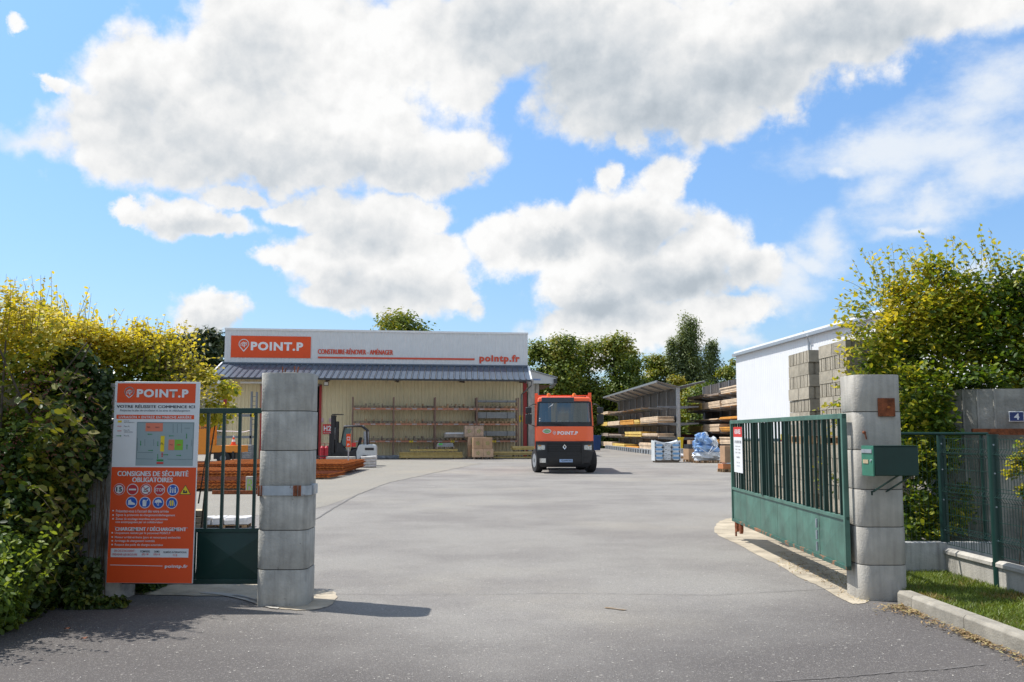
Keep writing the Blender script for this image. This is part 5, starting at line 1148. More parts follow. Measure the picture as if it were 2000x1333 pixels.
# ================================================================ cantilever racks with timber
def lum(name, c): return mat(name, c, .75, var=.14, scale=1.5, stain=None)
m_lum = {'yellow': lum('yellow boards', (.80, .56, .15)), 'pale': lum('pale boards', (.74, .57, .40)), 'orange': lum('orange boards', (.72, .33, .05)), 'grey': lum('weathered boards', (.40, .32, .26))}
def lumber(label, x0, x1, y0, y1, z0, z1, kind, nb=None, grp='board packs on the cantilever racks'):
    t = thing('board_pack', label, 'board pack', ((x0+x1)/2, (y0+y1)/2, z0), 0, grp); nb = nb or max(2, int((z1-z0)/.09)); h = (z1-z0)/nb
    for k in range(nb):
        e = random.uniform(-.04, .04); f = random.uniform(-.15, .15); mb = MB(); mb.box(-(x1-x0)/2+e, (x1-x0)/2+e, -(y1-y0)/2+f, (y1-y0)/2+f, k*h+.008, (k+1)*h-.008); mb.build('board_layer', m_lum[kind], t)
    return t
m_rsteel = mat('rack steel', (.19, .20, .215), .6, var=.15, scale=3); m_rsheet = mat('dark cladding', (.075, .07, .068), .7, var=.3, scale=.6)
def cantilever(label, xf, xb, ys, zl, zt, roof, ztop_w):
    t = thing('cantilever_rack', label, 'cantilever rack', (0,0,0))
    for y in ys:
        mb = MB(); mb.box(xb-.14, xb+.14, y-.1, y+.1, 0, zt); mb.build('column', m_rsteel if y > ys[0] else m_galv, t)
        for z in zl:
            mb = MB(); mb.prism([(xf, z-.12), (xf, z-.02), (xb, z-.02), (xb, z-.26)], y-.06, y+.06); mb.prism([(xb, z-.26), (xb, z-.02), (2*xb-xf, z-.02), (2*xb-xf, z-.12)], y-.06, y+.06); mb.build('arm', m_rsteel, t)
        mb = MB(); mb.box(xf, 2*xb-xf, y-.1, y+.1, .02, .28); mb.build('foot', m_galv, t)
    n = int((ys[-1]-ys[0])/.75)
    for i in range(n):
        y = ys[0]+.2+i*(ys[-1]-ys[0]-.4)/n; mb = MB(); mb.box(xb-.03, xb+.03, y, y+(ys[-1]-ys[0]-.4)/n-.06, .3, zt-ztop_w); mb.build('cladding_board', m_rsheet, t)
    return t
ysA = [74+4.0*i for i in range(9)]
ra = cantilever('long double sided cantilever rack under a butterfly roof right of the lorry', 11.35, 12.95, ysA, (1.42, 2.55, 3.85), 5.3, True, .1)
for i in range(24): y = 74.4+1.35*i; mb = MB(); mb.box(11.30, 11.42, y, y+.55, .02, .34); mb.build('base_block', m_galv, ra)
mb = MB(); mb.box(11.33, 11.40, 74, 106, .34, .42); mb.build('base_rail', m_galv, ra)
zv = 5.28; ze = 5.72
for k, (xa, xb2, za_, zb2) in enumerate(((11.25, 13.0, ze, zv), (13.0, 14.95, zv, ze))):
    npan = 11
    for i in range(npan):
        y0 = 73.6+i*33/npan; y1 = y0+33/npan-.03; mb = MB()
        mb.add([(xa, y0, za_), (xb2, y0, zb2), (xb2, y1, zb2), (xa, y1, za_), (xa, y0, za_+.05), (xb2, y0, zb2+.05), (xb2, y1, zb2+.05), (xa, y1, za_+.05)], [(0,1,2,3),(4,5,6,7),(0,1,5,4),(1,2,6,5),(2,3,7,6),(3,0,4,7)])
        mb.build('roof_sheet', mat('grey roof sheet', (.24, .235, .22), .6, var=.1), ra)
    mb = MB(); mb.bar((xa if k == 0 else xb2, 73.5, za_ if k == 0 else zb2), (xa if k == 0 else xb2, 106.8, za_ if k == 0 else zb2), .1, .16); mb.build('eaves_trim', m_grey, ra)
for y in ysA:
    for s in (-1, 1): mb = MB(); mb.bar((12.95, y, 5.12), (12.95+s*1.6, y, ze-.1), .08, .14); mb.build('rafter', m_rsteel, ra)
XA0, XA1 = 11.4, 12.5
spec = {3.85: [(104,'pale',1.0,.28),(92.5,'grey',.6,.06),(81,'grey',.6,.05)],
        2.55: [(105,'yellow',1,.42),(95.5,'pale',1,.42),(86.5,'orange',1,.42),(83.2,'yellow',.9,.36),(74.3,'pale',1,.50)],
        1.42: [(104,'grey',1,.32),(94,'grey',.8,.2),(82,'yellow',1,.44),(74.3,'pale',1,.30)],
        .30: [(101,'pale',1,.48),(92,'yellow',1,.36),(84,'orange',.8,.22),(74.5,'pale',1,.62)]}
lens = {104: 9, 105: 7.5}
nm = {3.85: 'top', 2.55: 'second highest', 1.42: 'third highest', .30: 'lowest'}; ordn = ['farthest', 'second farthest', 'third farthest', 'fourth farthest', 'nearest']
cw_ = {'yellow': 'yellow', 'pale': 'pale', 'orange': 'orange brown', 'grey': 'weathered grey'}
for z, L in spec.items():
    prev = 111
    for i, (y, k, wf, h) in enumerate(L):
        y1 = prev-.6
        on = ordn[i] if i < len(L)-1 else 'nearest'
        lumber(f'{on} {cw_[k]} pack on the {nm[z]} level of the roofed rack', XA0, XA0+1.3*wf, y, min(y1, y+9.5), z, z+h, k)
        prev = y
    for (yy, kk) in ((75.2, 'orange'),) if z in (2.55, 1.42) else ():
        pass
RA = R(1.7)
for o in list(bpy.data.objects):
    if o.parent is None and (o is ra or (o.get('category') == 'board pack')):
        v = Matrix.Rotation(RA, 4, 'Z')@(Vector(o.location)-Vector((12.9, 74, 0))); o.location = v+Vector((12.9, 74, 0)); o.rotation_euler.z += RA
# right rack
XF, XBk = 15.15, 16.7; ysB = [62.5+3.3*i for i in range(7)]
ZB = (.95, 1.85, 2.72, 3.62, 4.55)
rb = cantilever('tall open cantilever rack full of boards beside the white building', XF, XBk, ysB, ZB, 5.75, False, .0)
for j, (z, L) in enumerate(((4.55, [(75,'pale',1,.26),(69.5,'grey',.9,.12),(61.5,'pale',1,.42)]), (3.62, [(76.2,'yellow',1,.5),(69.2,'pale',1,.48),(61.8,'pale',1,.46)]), (2.72, [(70,'pale',.8,.10),(62,'orange',.8,.16)]), (1.85, [(76,'yellow',1,.46),(69.6,'pale',1,.55),(62,'orange',.9,.32)]), (.95, [(70,'orange',.9,.28),(62,'pale',1,.5)]), (.3, [(70,'yellow',.9,.3),(62,'pale',1,.4)]))):
    prev = 82.6
    for i, (y, k, wf, h) in enumerate(L):
        lumber(f"{['left','middle','right'][i] if len(L)==3 else ['left','right'][i]} {cw_[k]} pack on the {['top','second highest','third highest','fourth highest','fifth highest','ground'][j]} level of the open rack", XF, XF+1.35*wf, y, prev-.5, z, z+h, k)
        prev = y
# ================================================================ wrapped pallets in the middle distance
p = gd(1304, 904); t = thing('bag_pallet', 'white wrapped pallet of blue and white cement bags in front of the cantilever racks', 'bag pallet', (p.x, p.y+.6, 0), .02)
mbag = mat('white bag', (.62, .67, .70), .35, var=.06, scale=3); mbagb = mat('blue bag print', (.16, .36, .62), .4, var=.15, scale=4)
W_ = 1.52
for k in range(4):
    for i, (xa, wd_) in enumerate(((-.50, .48), (0.0, .50), (.50, .48))):
        zc = .17+.245*k+.1; wv = random.uniform(-.015, .015)
        mb = MB(); mb.loft([[(xa+x*s, y, z) for x, z in rrect(wd_/2, .128, .10, 4, 0, zc+wv)] for y, s in ((-.56, .86), (-.6, .70)) ][::-1]+[[(xa+x, y, z) for x, z in rrect(wd_/2, .128, .10, 4, 0, zc+wv)] for y in (-.5, .5)]+[[(xa+x*.8, .58, z) for x, z in rrect(wd_/2, .12, .09, 4, 0, zc+wv)]]); b = mb.build('bag', mbag, t, smooth=True)
        mb = MB()
        if i != 1: rect(mb, xa-.2, xa+.2, zc-.05, zc+.07, -.603)
        else:
            rect(mb, xa-.16, xa-.05, zc-.02, zc+.02, -.603); rect(mb, xa-.0, xa+.15, zc-.05, zc-.02, -.603)
        mb.build('bag_print', mbagb if i != 1 else m_grey, b, fix=False)
mb = MB(); N1 = 12; rows = []
for y in (-.6, -.2, .2, .6):
    rows.append([(-.76+1.52*i/N1, y, 1.15+.16*abs(i/N1-.5)**2*4-.02+(.03 if abs(y) > .5 else -.04)) for i in range(N1+1)])
mb.loft(rows, closed=False, cap=False); lo = [[(x, y, z-.12) for x, y, z in r] for r in rows]; mb.loft(lo, closed=False, cap=False)
mb.loft([rows[0], lo[0]], closed=False, cap=False); mb.loft([rows[-1], lo[-1]], closed=False, cap=False); mb.loft([[r[0] for r in rows], [r[0] for r in lo]], closed=False); mb.loft([[r[-1] for r in rows], [r[-1] for r in lo]], closed=False)
mb.build('film_hood', mat('clear white film', (.72, .78, .82), .2, var=.05), t, smooth=True)
for sx in (-1, 1):
    mb = MB(); mb.box(sx*.755-.012, sx*.755+.012, -.58, .58, .1, 1.2); mb.build('film_side', MC['clear white film'], t)
mb = MB(); mb.box(-.7, .7, -.5, .5, .0, .12); mb.build('pallet_base', m_woodgrey, t)
# blue heap
p = gd(1384, 905); t = thing('blue_wrapped_pallet', 'untidy pallet of goods draped in blue and clear plastic film', 'wrapped pallet', (p.x, p.y+.6, 0), .1)
from mathutils import noise as mnoise
m_bfilm = mat('blue film', (.06, .20, .52), .18, color2=(.30, .42, .55), scale=3.5, detail=3, bump=.3, bscale=9); m_cfilm = mat('clear film', (.42, .46, .50), .15, color2=(.62, .66, .70), scale=5, bump=.4, bscale=9)
def lump(parent, name, cx, cz, rx, ry, rz, m, seed, amp=.35, y0=0):
    mb = MB(); rows = []
    for j in range(9):
        a = math.pi*j/8; r = []
        for i in range(18):
            b = 2*math.pi*i/18; d = Vector((math.sin(a)*math.cos(b), math.sin(a)*math.sin(b), math.cos(a))); n = 1+amp*mnoise.noise(d*2.3+Vector((seed, 0, 0)))
            sq = 1.18 if abs(d.x) < .8 else 1
            r.append((cx+d.x*rx*n*sq, y0+d.y*ry*n, cz+d.z*rz*n))
        rows.append(r)
    mb.loft(rows); return mb.build(name, m, parent, smooth=False)
lump(t, 'lower_film', 0, .42, .78, .55, .32, m_cfilm, 1, .5); lump(t, 'blue_film', -.05, .80, .72, .52, .28, m_bfilm, 4, .6); lump(t, 'upper_film', -.25, 1.25, .45, .4, .42, m_bfilm, 9, .6); lump(t, 'film_peak', .42, 1.15, .26, .3, .36, m_cfilm, 14, .5); lump(t, 'film_peak', -.1, 1.62, .22, .2, .16, m_cfilm, 20, .5)
for a, b in (((-.6, -.62, .9), (-.1, -.66, .55)), ((.5, -.62, .95), (-.1, -.66, .5)), ((-.1, -.66, .52), (.2, -.6, .95))): mb = MB(); mb.bar(a, b, .025); mb.build('strap', m_signwhite, t)
for x in (-.4, .4): obj('pallet_base', me_pal[0], t, (x, 0, 0), None, (.9, .9, 1))
p = gd(1352, 903); t = thing('box_stack', 'tall brown cardboard box on a pallet left of the blue wrapped goods', 'box stack', (p.x, p.y+.5, 0), .3)
mb = MB(); mb.box(-.3, .3, -.35, .35, .14, .78); mb.build('box', m_card, t, bevel=.01); mb = MB(); mb.box(-.28, .2, -.3, .3, .79, 1.05); mb.build('dark_crate', m_darkgrey, t); mb = MB(); mb.box(-.1, .34, -.2, .2, 1.06, 1.3); mb.build('box', m_card, t); obj('pallet_base', me_pal[0], t, scale=(.8, .6, 1))
p = gd(1424, 923); t = thing('box_stack', 'narrow cardboard box stack on a pallet just left of the open gate leaf', 'box stack', (p.x, p.y+.4, 0), .15)
mb = MB(); mb.box(-.2, .3, -.3, .3, .42, 1.15); mb.build('box', m_card, t, bevel=.01); mb = MB(); mb.box(-.3, .3, -.32, .32, .15, .36); mb.build('box', mat('terracotta box', (.52, .20, .08), .8), t); mb = MB(); mb.box(-.12, .15, -.3, .3, .365, .415); mb.build('spacer', m_signwhite, t); obj('pallet_base', me_pal[0], t, scale=(.8, .55, 1))
p = gd(1338, 897); t = thing('low_pallet_load', 'small flat pallet load with a white bag between the white pallet and the boxes', 'pallet load', (p.x, p.y+1.5, 0), 0)
mb = MB(); mb.box(-.5, .4, -.3, .3, .0, .10); mb.build('pallet_base', m_wood, t); lump(t, 'white_bag', 0, .2, .3, .2, .12, m_white, 3)
# red skip, yellow box, blue bin
def skip(name, label, cat, px0, px1, pyt, Y, m, d=2.0, ribs=3):
    a = at(px0, 870, Y); b = at(px1, 870, Y); zt = at(px0, pyt, Y).z; L_ = b.x-a.x; t = thing(name, label, cat, ((a.x+b.x)/2, Y, 0))
    mb = MB(); mb.prism([(-L_/2+.08, .08), (L_/2-.08, .08), (L_/2, zt), (-L_/2, zt)], 0, d); mb.build('body', m, t); mb = MB(); mb.box(-L_/2-.04, L_/2+.04, -.05, d+.05, zt-.08, zt+.02); mb.build('rim', m, t)
    for i in range(ribs): x = -L_/2+.2+i*(L_-.4)/(ribs-1); mb = MB(); mb.box(x-.04, x+.04, -.06, 0, .1, zt-.08); mb.build('rib', m, t)
    return t
skip('waste_skip', 'dark blue waste skip right of the lorry under the trees', 'skip', 1158, 1174, 851, 92, mat('skip blue', (.01, .06, .22), .5), 1.5)
skip('waste_skip', 'dark red skip between the two cantilever racks', 'skip', 1333, 1362, 849, 80, mat('skip red', (.16, .01, .012), .5), 2)
t = skip('yellow_crate', 'small yellow crate in front of the dark red skip', 'crate', 1327, 1335, 855, 73, m_yellow, .5, 2)
t = thing('mesh_crate', 'low galvanised crate behind the white bag pallet', 'crate', (at(1336, 880, 70).x, 70, 0))
mb = MB(); mb.box(-.45, .5, -.3, .3, .1, .6)
mb.build('body', m_galv, t)
for x in (-.35, .4): mb = MB(); mb.box(x-.05, x+.05, -.25, .25, 0, .1); mb.build('foot', m_dark, t)

# ================================================================ white building on the right
WB = thing('white_building', 'big windowless white clad warehouse behind the block stacks on the right', 'building', (14.27, 60.2, 0)); 
W1 = Vector((16.4, 24.0, 0)); dd = W1-Vector((14.27, 60.2, 0)); LW = dd.length; aw = math.atan2(dd.y, dd.x); WB.rotation_euler = (0, 0, aw)
HWB = 6.85; m_wb = mat('white cladding', (.74, .75, .76), .5, var=.02, scale=1)
mb = ribbed(0, LW, 0, HWB-.25, 0, .33, -.009, .5); mb.build('clad_wall', m_wb, WB, fix=False)
mb = MB(); mb.box(.03, LW, .06, 18, 0, HWB-.3); mb.build('wall_core', m_wb, WB)
mb = MB(); mb.box(-.12, LW+.1, -.22, .14, HWB-.28, HWB-.12); mb.build('gutter', m_galv, WB)
mb = MB(); mb.box(-.1, LW+.1, -.10, 18.1, HWB-.12, HWB+.02); mb.build('roof_edge', m_white, WB)
mb = MB(); mb.tube([(13, -.25, HWB-.25), (12.8, -.1, HWB-.6), (12.8, -.08, 0)], .06, 8); mb.build('downpipe', m_galv, WB)
mb = MB(); mb.tube([(10.2, .5, HWB+.1), (11.6, .5, HWB+.12)], .03, 6); mb.tube([(10.5, .5, HWB), (10.5, .5, HWB+.25)], .03, 6); mb.build('roof_fitting', m_grey, WB)
# parked car behind the gate bars
CR = thing('parked_car', 'dark blue grey estate car parked beyond the low block pallets behind the gate bars', 'car', (11.15, 41.5, 0), R(90))
m_car = mat('car paint', (.05, .08, .10), .25, var=.05, coat=.5)
prof = [(-2.1, .35), (-2.15, .75), (-2.0, .95), (-1.1, 1.02), (-.5, 1.48), (1.4, 1.50), (2.0, 1.0), (2.12, .8), (2.1, .35)]
mb = MB(); rings = []
for y, s in ((-.88, .9), (-.84, 1), (-.72, 1.0), (.72, 1.0), (.84, 1), (.88, .9)): rings.append([(x, y, (z if z < 1.0 else z-(0 if abs(y) < .75 else .0))) for x, z in prof])
mb.loft(rings); mb.build('body', m_car, CR, bevel=.05)
mb = MB(); mb.add([(-2.02,-.62,.98),(-2.02,.62,.98),(-1.0,.62,1.03),(-1.0,-.62,1.03)], [(0,1,2,3)]); mb.add([(-1.08,-.66,1.06),(-1.08,.66,1.06),(-.55,.60,1.46),(-.55,-.60,1.46)], [(0,1,2,3)]); mb.build('windscreen', m_glass, CR, fix=False)
for s in (-1, 1):
    mb = MB(); mb.box(-.9, 1.5, s*.885-.01, s*.885+.01, 1.02, 1.40); mb.build('side_window', m_glass, CR)
    for x in (-1.35, 1.35): mb = MB(); mb.tube([(x, s*.78-.1, .33), (x, s*.78+.1, .33)], .33, 18); mb.build('wheel', m_black, CR)
    mb = MB(); mb.box(-2.16, -2.10, s*.65-.15, s*.65+.15, .68, .80); mb.build('headlight', m_chrome, CR)
p = at(1533.5, 858, 30); t = thing('price_sign', 'small yellow and red sign on a post seen between the gate bars', 'sign', (p.x, 30, 0)); 
mb = MB(); mb.tube([(0, 0, 0), (0, 0, 1.2)], .03, 6); mb.build('post', m_grey, t); mb = MB(); mb.box(-.14, .14, -.03, -.01, 1.5, 1.68); mb.build('upper_panel', m_yellow, t); mb = MB(); mb.box(-.14, .14, -.03, -.01, 1.2, 1.495); mb.build('lower_panel', m_red, t)
# ================================================================ foliage
def leafmat(name, cols, trans=.35, rough=.5):
    m = bpy.data.materials.new(name); m.use_nodes = True; nt = m.node_tree; nt.nodes.clear(); N = nt.nodes.new; L = nt.links.new
    at_ = N('ShaderNodeAttribute'); at_.attribute_name = 'tone'
    cr = N('ShaderNodeValToRGB'); cr.color_ramp.interpolation = 'LINEAR'
    e = cr.color_ramp.elements
    while len(e) < len(cols): e.new(.5)
    for i, c in enumerate(cols): e[i].position = i/(len(cols)-1); e[i].color = tuple(c)+(1,)
    L(at_.outputs['Fac'], cr.inputs[0])
    d = N('ShaderNodeBsdfPrincipled'); d.inputs['Roughness'].default_value = rough; d.inputs['Specular IOR Level'].default_value = .35; L(cr.outputs[0], d.inputs['Base Color'])
    t = N('ShaderNodeBsdfTranslucent'); mm = N('ShaderNodeMix'); mm.data_type = 'RGBA'; mm.blend_type = 'MULTIPLY'; mm.inputs['Factor'].default_value = 1; L(cr.outputs[0], mm.inputs['A']); mm.inputs['B'].default_value = (1.6, 1.5, .55, 1); L(mm.outputs['Result'], t.inputs['Color'])
    mx = N('ShaderNodeMixShader'); mx.inputs[0].default_value = trans; L(d.outputs[0], mx.inputs[1]); L(t.outputs[0], mx.inputs[2]); o = N('ShaderNodeOutputMaterial'); L(mx.outputs[0], o.inputs[0])
    return m
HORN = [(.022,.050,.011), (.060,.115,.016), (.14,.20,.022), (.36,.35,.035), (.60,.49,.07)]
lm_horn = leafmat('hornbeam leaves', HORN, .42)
lm_bram = leafmat('bramble leaves', [(.014,.032,.009), (.04,.075,.016), (.08,.125,.022), (.20,.20,.03), (.14,.06,.03)], .3, .42)
lm_ivy = leafmat('ivy leaves', [(.012,.03,.010), (.03,.055,.015), (.06,.09,.02), (.09,.12,.03)], .2, .35)
lm_weed = leafmat('weed leaves', [(.03,.07,.012), (.07,.13,.02), (.15,.22,.03), (.24,.30,.05)], .4)
lm_tree = leafmat('distant leaves', [(.022,.044,.012), (.05,.09,.017), (.10,.15,.022), (.19,.23,.032), (.30,.25,.03)], .3)
lm_birch = leafmat('birch leaves', [(.04,.065,.025), (.09,.13,.05), (.15,.19,.07), (.22,.26,.10)], .3)
lm_conif = leafmat('conifer needles', [(.010,.022,.010), (.022,.042,.016), (.045,.07,.024), (.09,.11,.03)], .15)
m_bark = mat('bark', (.10, .08, .06), .95, var=.3, scale=20, bump=.4)
m_twig = mat('twig', (.13, .085, .05), .8, var=.2)
def leaves(name, pts, size, tone, m, parent, shape=4, up=.6, nrm=None, jit=.35, long=1.0, droop=0.0):
    """leaf blades: shape 2 = folded rhombus, 4 = pointed oval"""
    pts = np.asarray(pts, 'f'); n = len(pts)
    sz = size*(1+jit*(rng.random(n)*2-1))
    nv = rng.normal(size=(n, 3)); nv[:, 2] = np.abs(nv[:, 2])*1.0+up
    if nrm is not None: nv += nrm*1.2
    nv /= np.linalg.norm(nv, axis=1)[:, None]
    a = rng.normal(size=(n, 3)); a[:, 2] -= droop; a -= nv*(a*nv).sum(1)[:, None]; a /= np.linalg.norm(a, axis=1)[:, None]; b = np.cross(nv, a)
    if shape == 2: loc = [(-.5, 0, 0), (0, .32, .07), (.5, 0, 0), (0, -.32, .07)]; fs = [(0, 1, 2), (0, 2, 3)]
    else: loc = [(-.5, 0, 0), (-.22, .27, .05), (.18, .25, .04), (.5, 0, -.03), (.18, -.25, .04), (-.22, -.27, .05)]; fs = [(0, 1, 2, 3), (0, 3, 4, 5)]
    k = len(loc); V = np.empty((n, k, 3), 'f')
    for i, (u, v, w) in enumerate(loc): V[:, i] = pts+sz[:, None]*(a*u*long+b*v+nv*w)
    fl = len(fs[0]); F = np.array(fs)[None]+(np.arange(n)*k)[:, None, None]; F = F.reshape(-1, fl)
    me = bpy.data.meshes.new(name); me.vertices.add(n*k); me.vertices.foreach_set('co', V.ravel())
    me.loops.add(F.size); me.loops.foreach_set('vertex_index', F.ravel().astype('i'))
    me.polygons.add(len(F)); me.polygons.foreach_set('loop_start', (np.arange(len(F))*fl).astype('i')); me.polygons.foreach_set('loop_total', np.full(len(F), fl, 'i'))
    me.update(calc_edges=True); me.materials.append(m)
    at_ = me.attributes.new('tone', 'FLOAT', 'POINT'); at_.data.foreach_set('value', np.repeat(np.clip(tone, 0, 1), k).astype('f'))
    return obj(name, me, parent)
def vnoise(P, f, seed=0):
    """cheap smooth noise, sum of rotated sines, about -1..1"""
    r = np.random.default_rng(seed); o = 0
    for i in range(7):
        d = r.normal(size=3); d /= np.linalg.norm(d); o = o+np.sin(P@d*f*(1+.55*i)+r.random()*7)/(1+.35*i)
    return o/2.6
def ell_pts(clumps, n, shell=.35, gap=.0, seed=0):
    """points through a set of ellipsoid clumps, denser near their skins, with outward direction"""
    vol = np.array([(c[3]*c[4]*c[5])**.67 for c in clumps]); idx = rng.choice(len(clumps), n, p=vol/vol.sum()); C_ = np.array(clumps)[idx]
    d = rng.normal(size=(n, 3)); d /= np.linalg.norm(d, axis=1)[:, None]
    r = 1-shell*rng.random(n)**1.4+.10*rng.normal(size=n)
    P = C_[:, :3]+d*C_[:, 3:6]*r[:, None]
    return P, d
def crown(base, H, W, n, z0=.0, k=26, flat_=1.0, seed=1, shape='round'):
    r = random.Random(seed); cl = []
    for i in range(k):
        t = r.random(); zz = z0+(H-z0)*t
        if shape == 'round': prof = math.sin(math.pi*min(1, .25+t*.72))**.6
        elif shape == 'bush': prof = 1-.70*t**2.2
        elif shape == 'column': prof = (.75+.25*math.sin(t*9+seed))*(1-.75*t**3)
        else: prof = 1-t*.9
        R_ = W/2*prof; a = r.random()*2*math.pi; q = R_*r.random()**.5*.75
        rr = W*(.17+.13*r.random())*(1.15-.5*t)
        cl.append((base[0]+q*math.cos(a), base[1]+q*math.sin(a)*flat_, min(zz, H-rr*.6), rr, rr, rr*(.75 if shape != 'column' else 1.5)))
    return cl
def trunk_mb(base, H, r, seed, n=7, spread=1.5, z1=.9):
    rr = random.Random(seed); mb = MB(); b = Vector(base); top = b+Vector((rr.uniform(-.3, .3), 0, H*z1)); mid = b+Vector((rr.uniform(-.2, .2), 0, H*.45)); mb.tube([b, mid, top], r, 8, r*.2)
    for i in range(n):
        t = .25+.6*i/n; s = b+(top-b)*t; a = rr.random()*6.28; e = s+Vector((math.cos(a)*spread*(1.1-t), math.sin(a)*spread*(1.1-t), spread*.7)); mb.tube([s, (s+e)/2+Vector((0, 0, .1)), e], r*.4*(1-t*.5), 5, r*.08)
    return mb
def tree(label, px, pyt, Y, Wm, n, size, m=None, shape='round', z0=.3, seed=1, tone0=.42, k=26, name='tree', grp=None, droop=0, long=1.1, cat='tree', flat_=1.0):
    p = at(px, pyt, Y); H = p.z; n = int(n*1.15); t = thing(name, label, cat, (p.x, Y, 0), 0, grp)
    cl = crown((0, 0), H, Wm, n, z0, k, flat_, seed, shape)
    P, d = ell_pts(cl, n, .75)
    P += .06*Wm*rng.normal(size=P.shape)*np.array([.5, .5, .5]); P += .12*size*rng.normal(size=P.shape); P[:, 2] = np.maximum(P[:, 2], .05)
    tone = tone0+.19+.22*vnoise(P, 2.2/Wm*4, seed)+.13*rng.normal(size=n)+.10*(P[:, 2]/H-.5)
    leaves('crown', P, size, tone, m or lm_tree, t, shape=2, nrm=d, droop=droop, long=long)
    trunk_mb((0, 0, 0), H, .10+H*.012, seed, spread=Wm*.35).build('trunk', m_bark, t)
    return t
BGG = 'trees behind the yard'
for i, (px, pt, Y, W, seed, lab) in enumerate([(1062, 668, 113, 8.0, 3, 'bushy green tree behind the right corner of the warehouse'), (1100, 657, 114, 9.0, 5, 'dark green tree with a pointed top behind the lorry, left of two'), (1150, 666, 118, 9.5, 8, 'broad green tree behind the lorry cab, right of two'), (1198, 658, 115, 9.0, 11, 'tall green tree between the lorry and the roofed rack'), (1228, 680, 119, 6.5, 13, 'green tree over the left end of the roofed rack')]):
    tree(lab, px, pt, Y, W, 17000, .36, seed=seed, shape='bush', z0=.2, k=34, tone0=.40, grp=BGG)
tree('light green rounded tree above the middle of the roofed rack', 1278, 696, 122, 7.2, 14000, .34, seed=17, shape='round', z0=1, tone0=.52, grp=BGG)
tree('yellowing low tree at the foot of the birch', 1330, 735, 118, 5.2, 8000, .32, seed=19, shape='round', z0=.5, tone0=.80, grp=BGG)
tree('tall slender birch with drooping twigs behind the racks', 1345, 622, 122, 6.4, 21000, .21, lm_birch, 'column', 4.0, 23, .45, 34, droop=1.6, long=1.8, cat='birch tree', name='birch_tree')
tree('shorter birch leaning at the left of the tall birch', 1313, 668, 121, 4.2, 6500, .21, lm_birch, 'column', 5.0, 29, .48, 18, droop=1.6, long=1.8, cat='birch tree', name='birch_tree')
tree('shorter dark birch at the right of the tall birch', 1389, 671, 123, 5.2, 9500, .21, lm_birch, 'column', 4.0, 31, .28, 22, droop=1.5, long=1.7, cat='birch tree', name='birch_tree')
tree('small green tree between the birches and the white building', 1424, 702, 116, 4.8, 9000, .30, seed=37, shape='round', z0=.3, tone0=.48, grp=BGG)
tree('low bush under the birches behind the racks', 1372, 748, 113, 9, 9000, .32, seed=41, shape='bush', z0=.0, tone0=.34, grp=BGG, cat='bush', name='bush')
tree('low dark bush filling the gap behind the roofed rack', 1262, 742, 116, 10, 9000, .34, seed=42, shape='bush', z0=.0, tone0=.30, grp=BGG, cat='bush', name='bush')
tree('wide crowned tree whose top shows above the warehouse fascia', 776, 612, 92, 8.2, 9000, .34, seed=43, shape='round', z0=6.5, tone0=.42, k=30, grp=BGG)
tree('feathery dark conifer behind the left end of the warehouse', 408, 648, 88, 6.5, 14000, .34, lm_conif, 'bush', .5, 47, .38, 30, droop=-.8, long=2.4, cat='conifer', name='conifer_tree')
tree('darker conifer rising above the end of the left hedge', 378, 660, 86, 7.0, 14000, .34, lm_conif, 'bush', .5, 53, .30, 30, droop=-.8, long=2.4, cat='conifer', name='conifer_tree')
tree('tall conifer mostly behind the left hedge', 330, 668, 83, 5, 9000, .34, lm_conif, 'column', .5, 59, .30, 26, droop=-.8, long=2.4, cat='conifer', name='conifer_tree')
def treeline(pxs, Y, top, label, seed):
    for i, px in enumerate(pxs): pass
# ---------------------------------------------------------------- shoots
def shoots(specs, stem_m, leaf_m, parent, lsize, tone_fn, per=.045, rad=.0035):
    mb = MB(); P = []; T_ = []
    for (b, d, L_, bend) in specs:
        b = Vector(b); d = Vector(d).normalized(); side = Vector((-d.y, d.x, 0)); side = side.normalized() if side.length > .01 else Vector((1, 0, 0)); pts = []
        for i in range(5): t = i/4; pts.append(b+d*L_*t+Vector((bend[0], bend[1], bend[2]))*t*t*L_)
        mb.tube(pts, rad, 3, rad*.4, cap=False); n = int(L_/per)
        for i in range(n):
            t = .1+.9*(i+random.random()*.6)/n; j = min(3, int(t*4)); u = t*4-j; q = pts[j].lerp(pts[min(4, j+1)], min(1, u))
            s = (-1)**i; P.append(q+side*s*lsize*.45+Vector((random.uniform(-.3, .3), random.uniform(-.3, .3), random.uniform(-.2, .3)))*lsize); T_.append(tone_fn(t, q))
    stuff(mb.build('stems', stem_m, parent, fix=False))
    return leaves('shoot_leaves', np.array([tuple(p) for p in P]), lsize, np.array(T_), leaf_m, parent, up=.4)
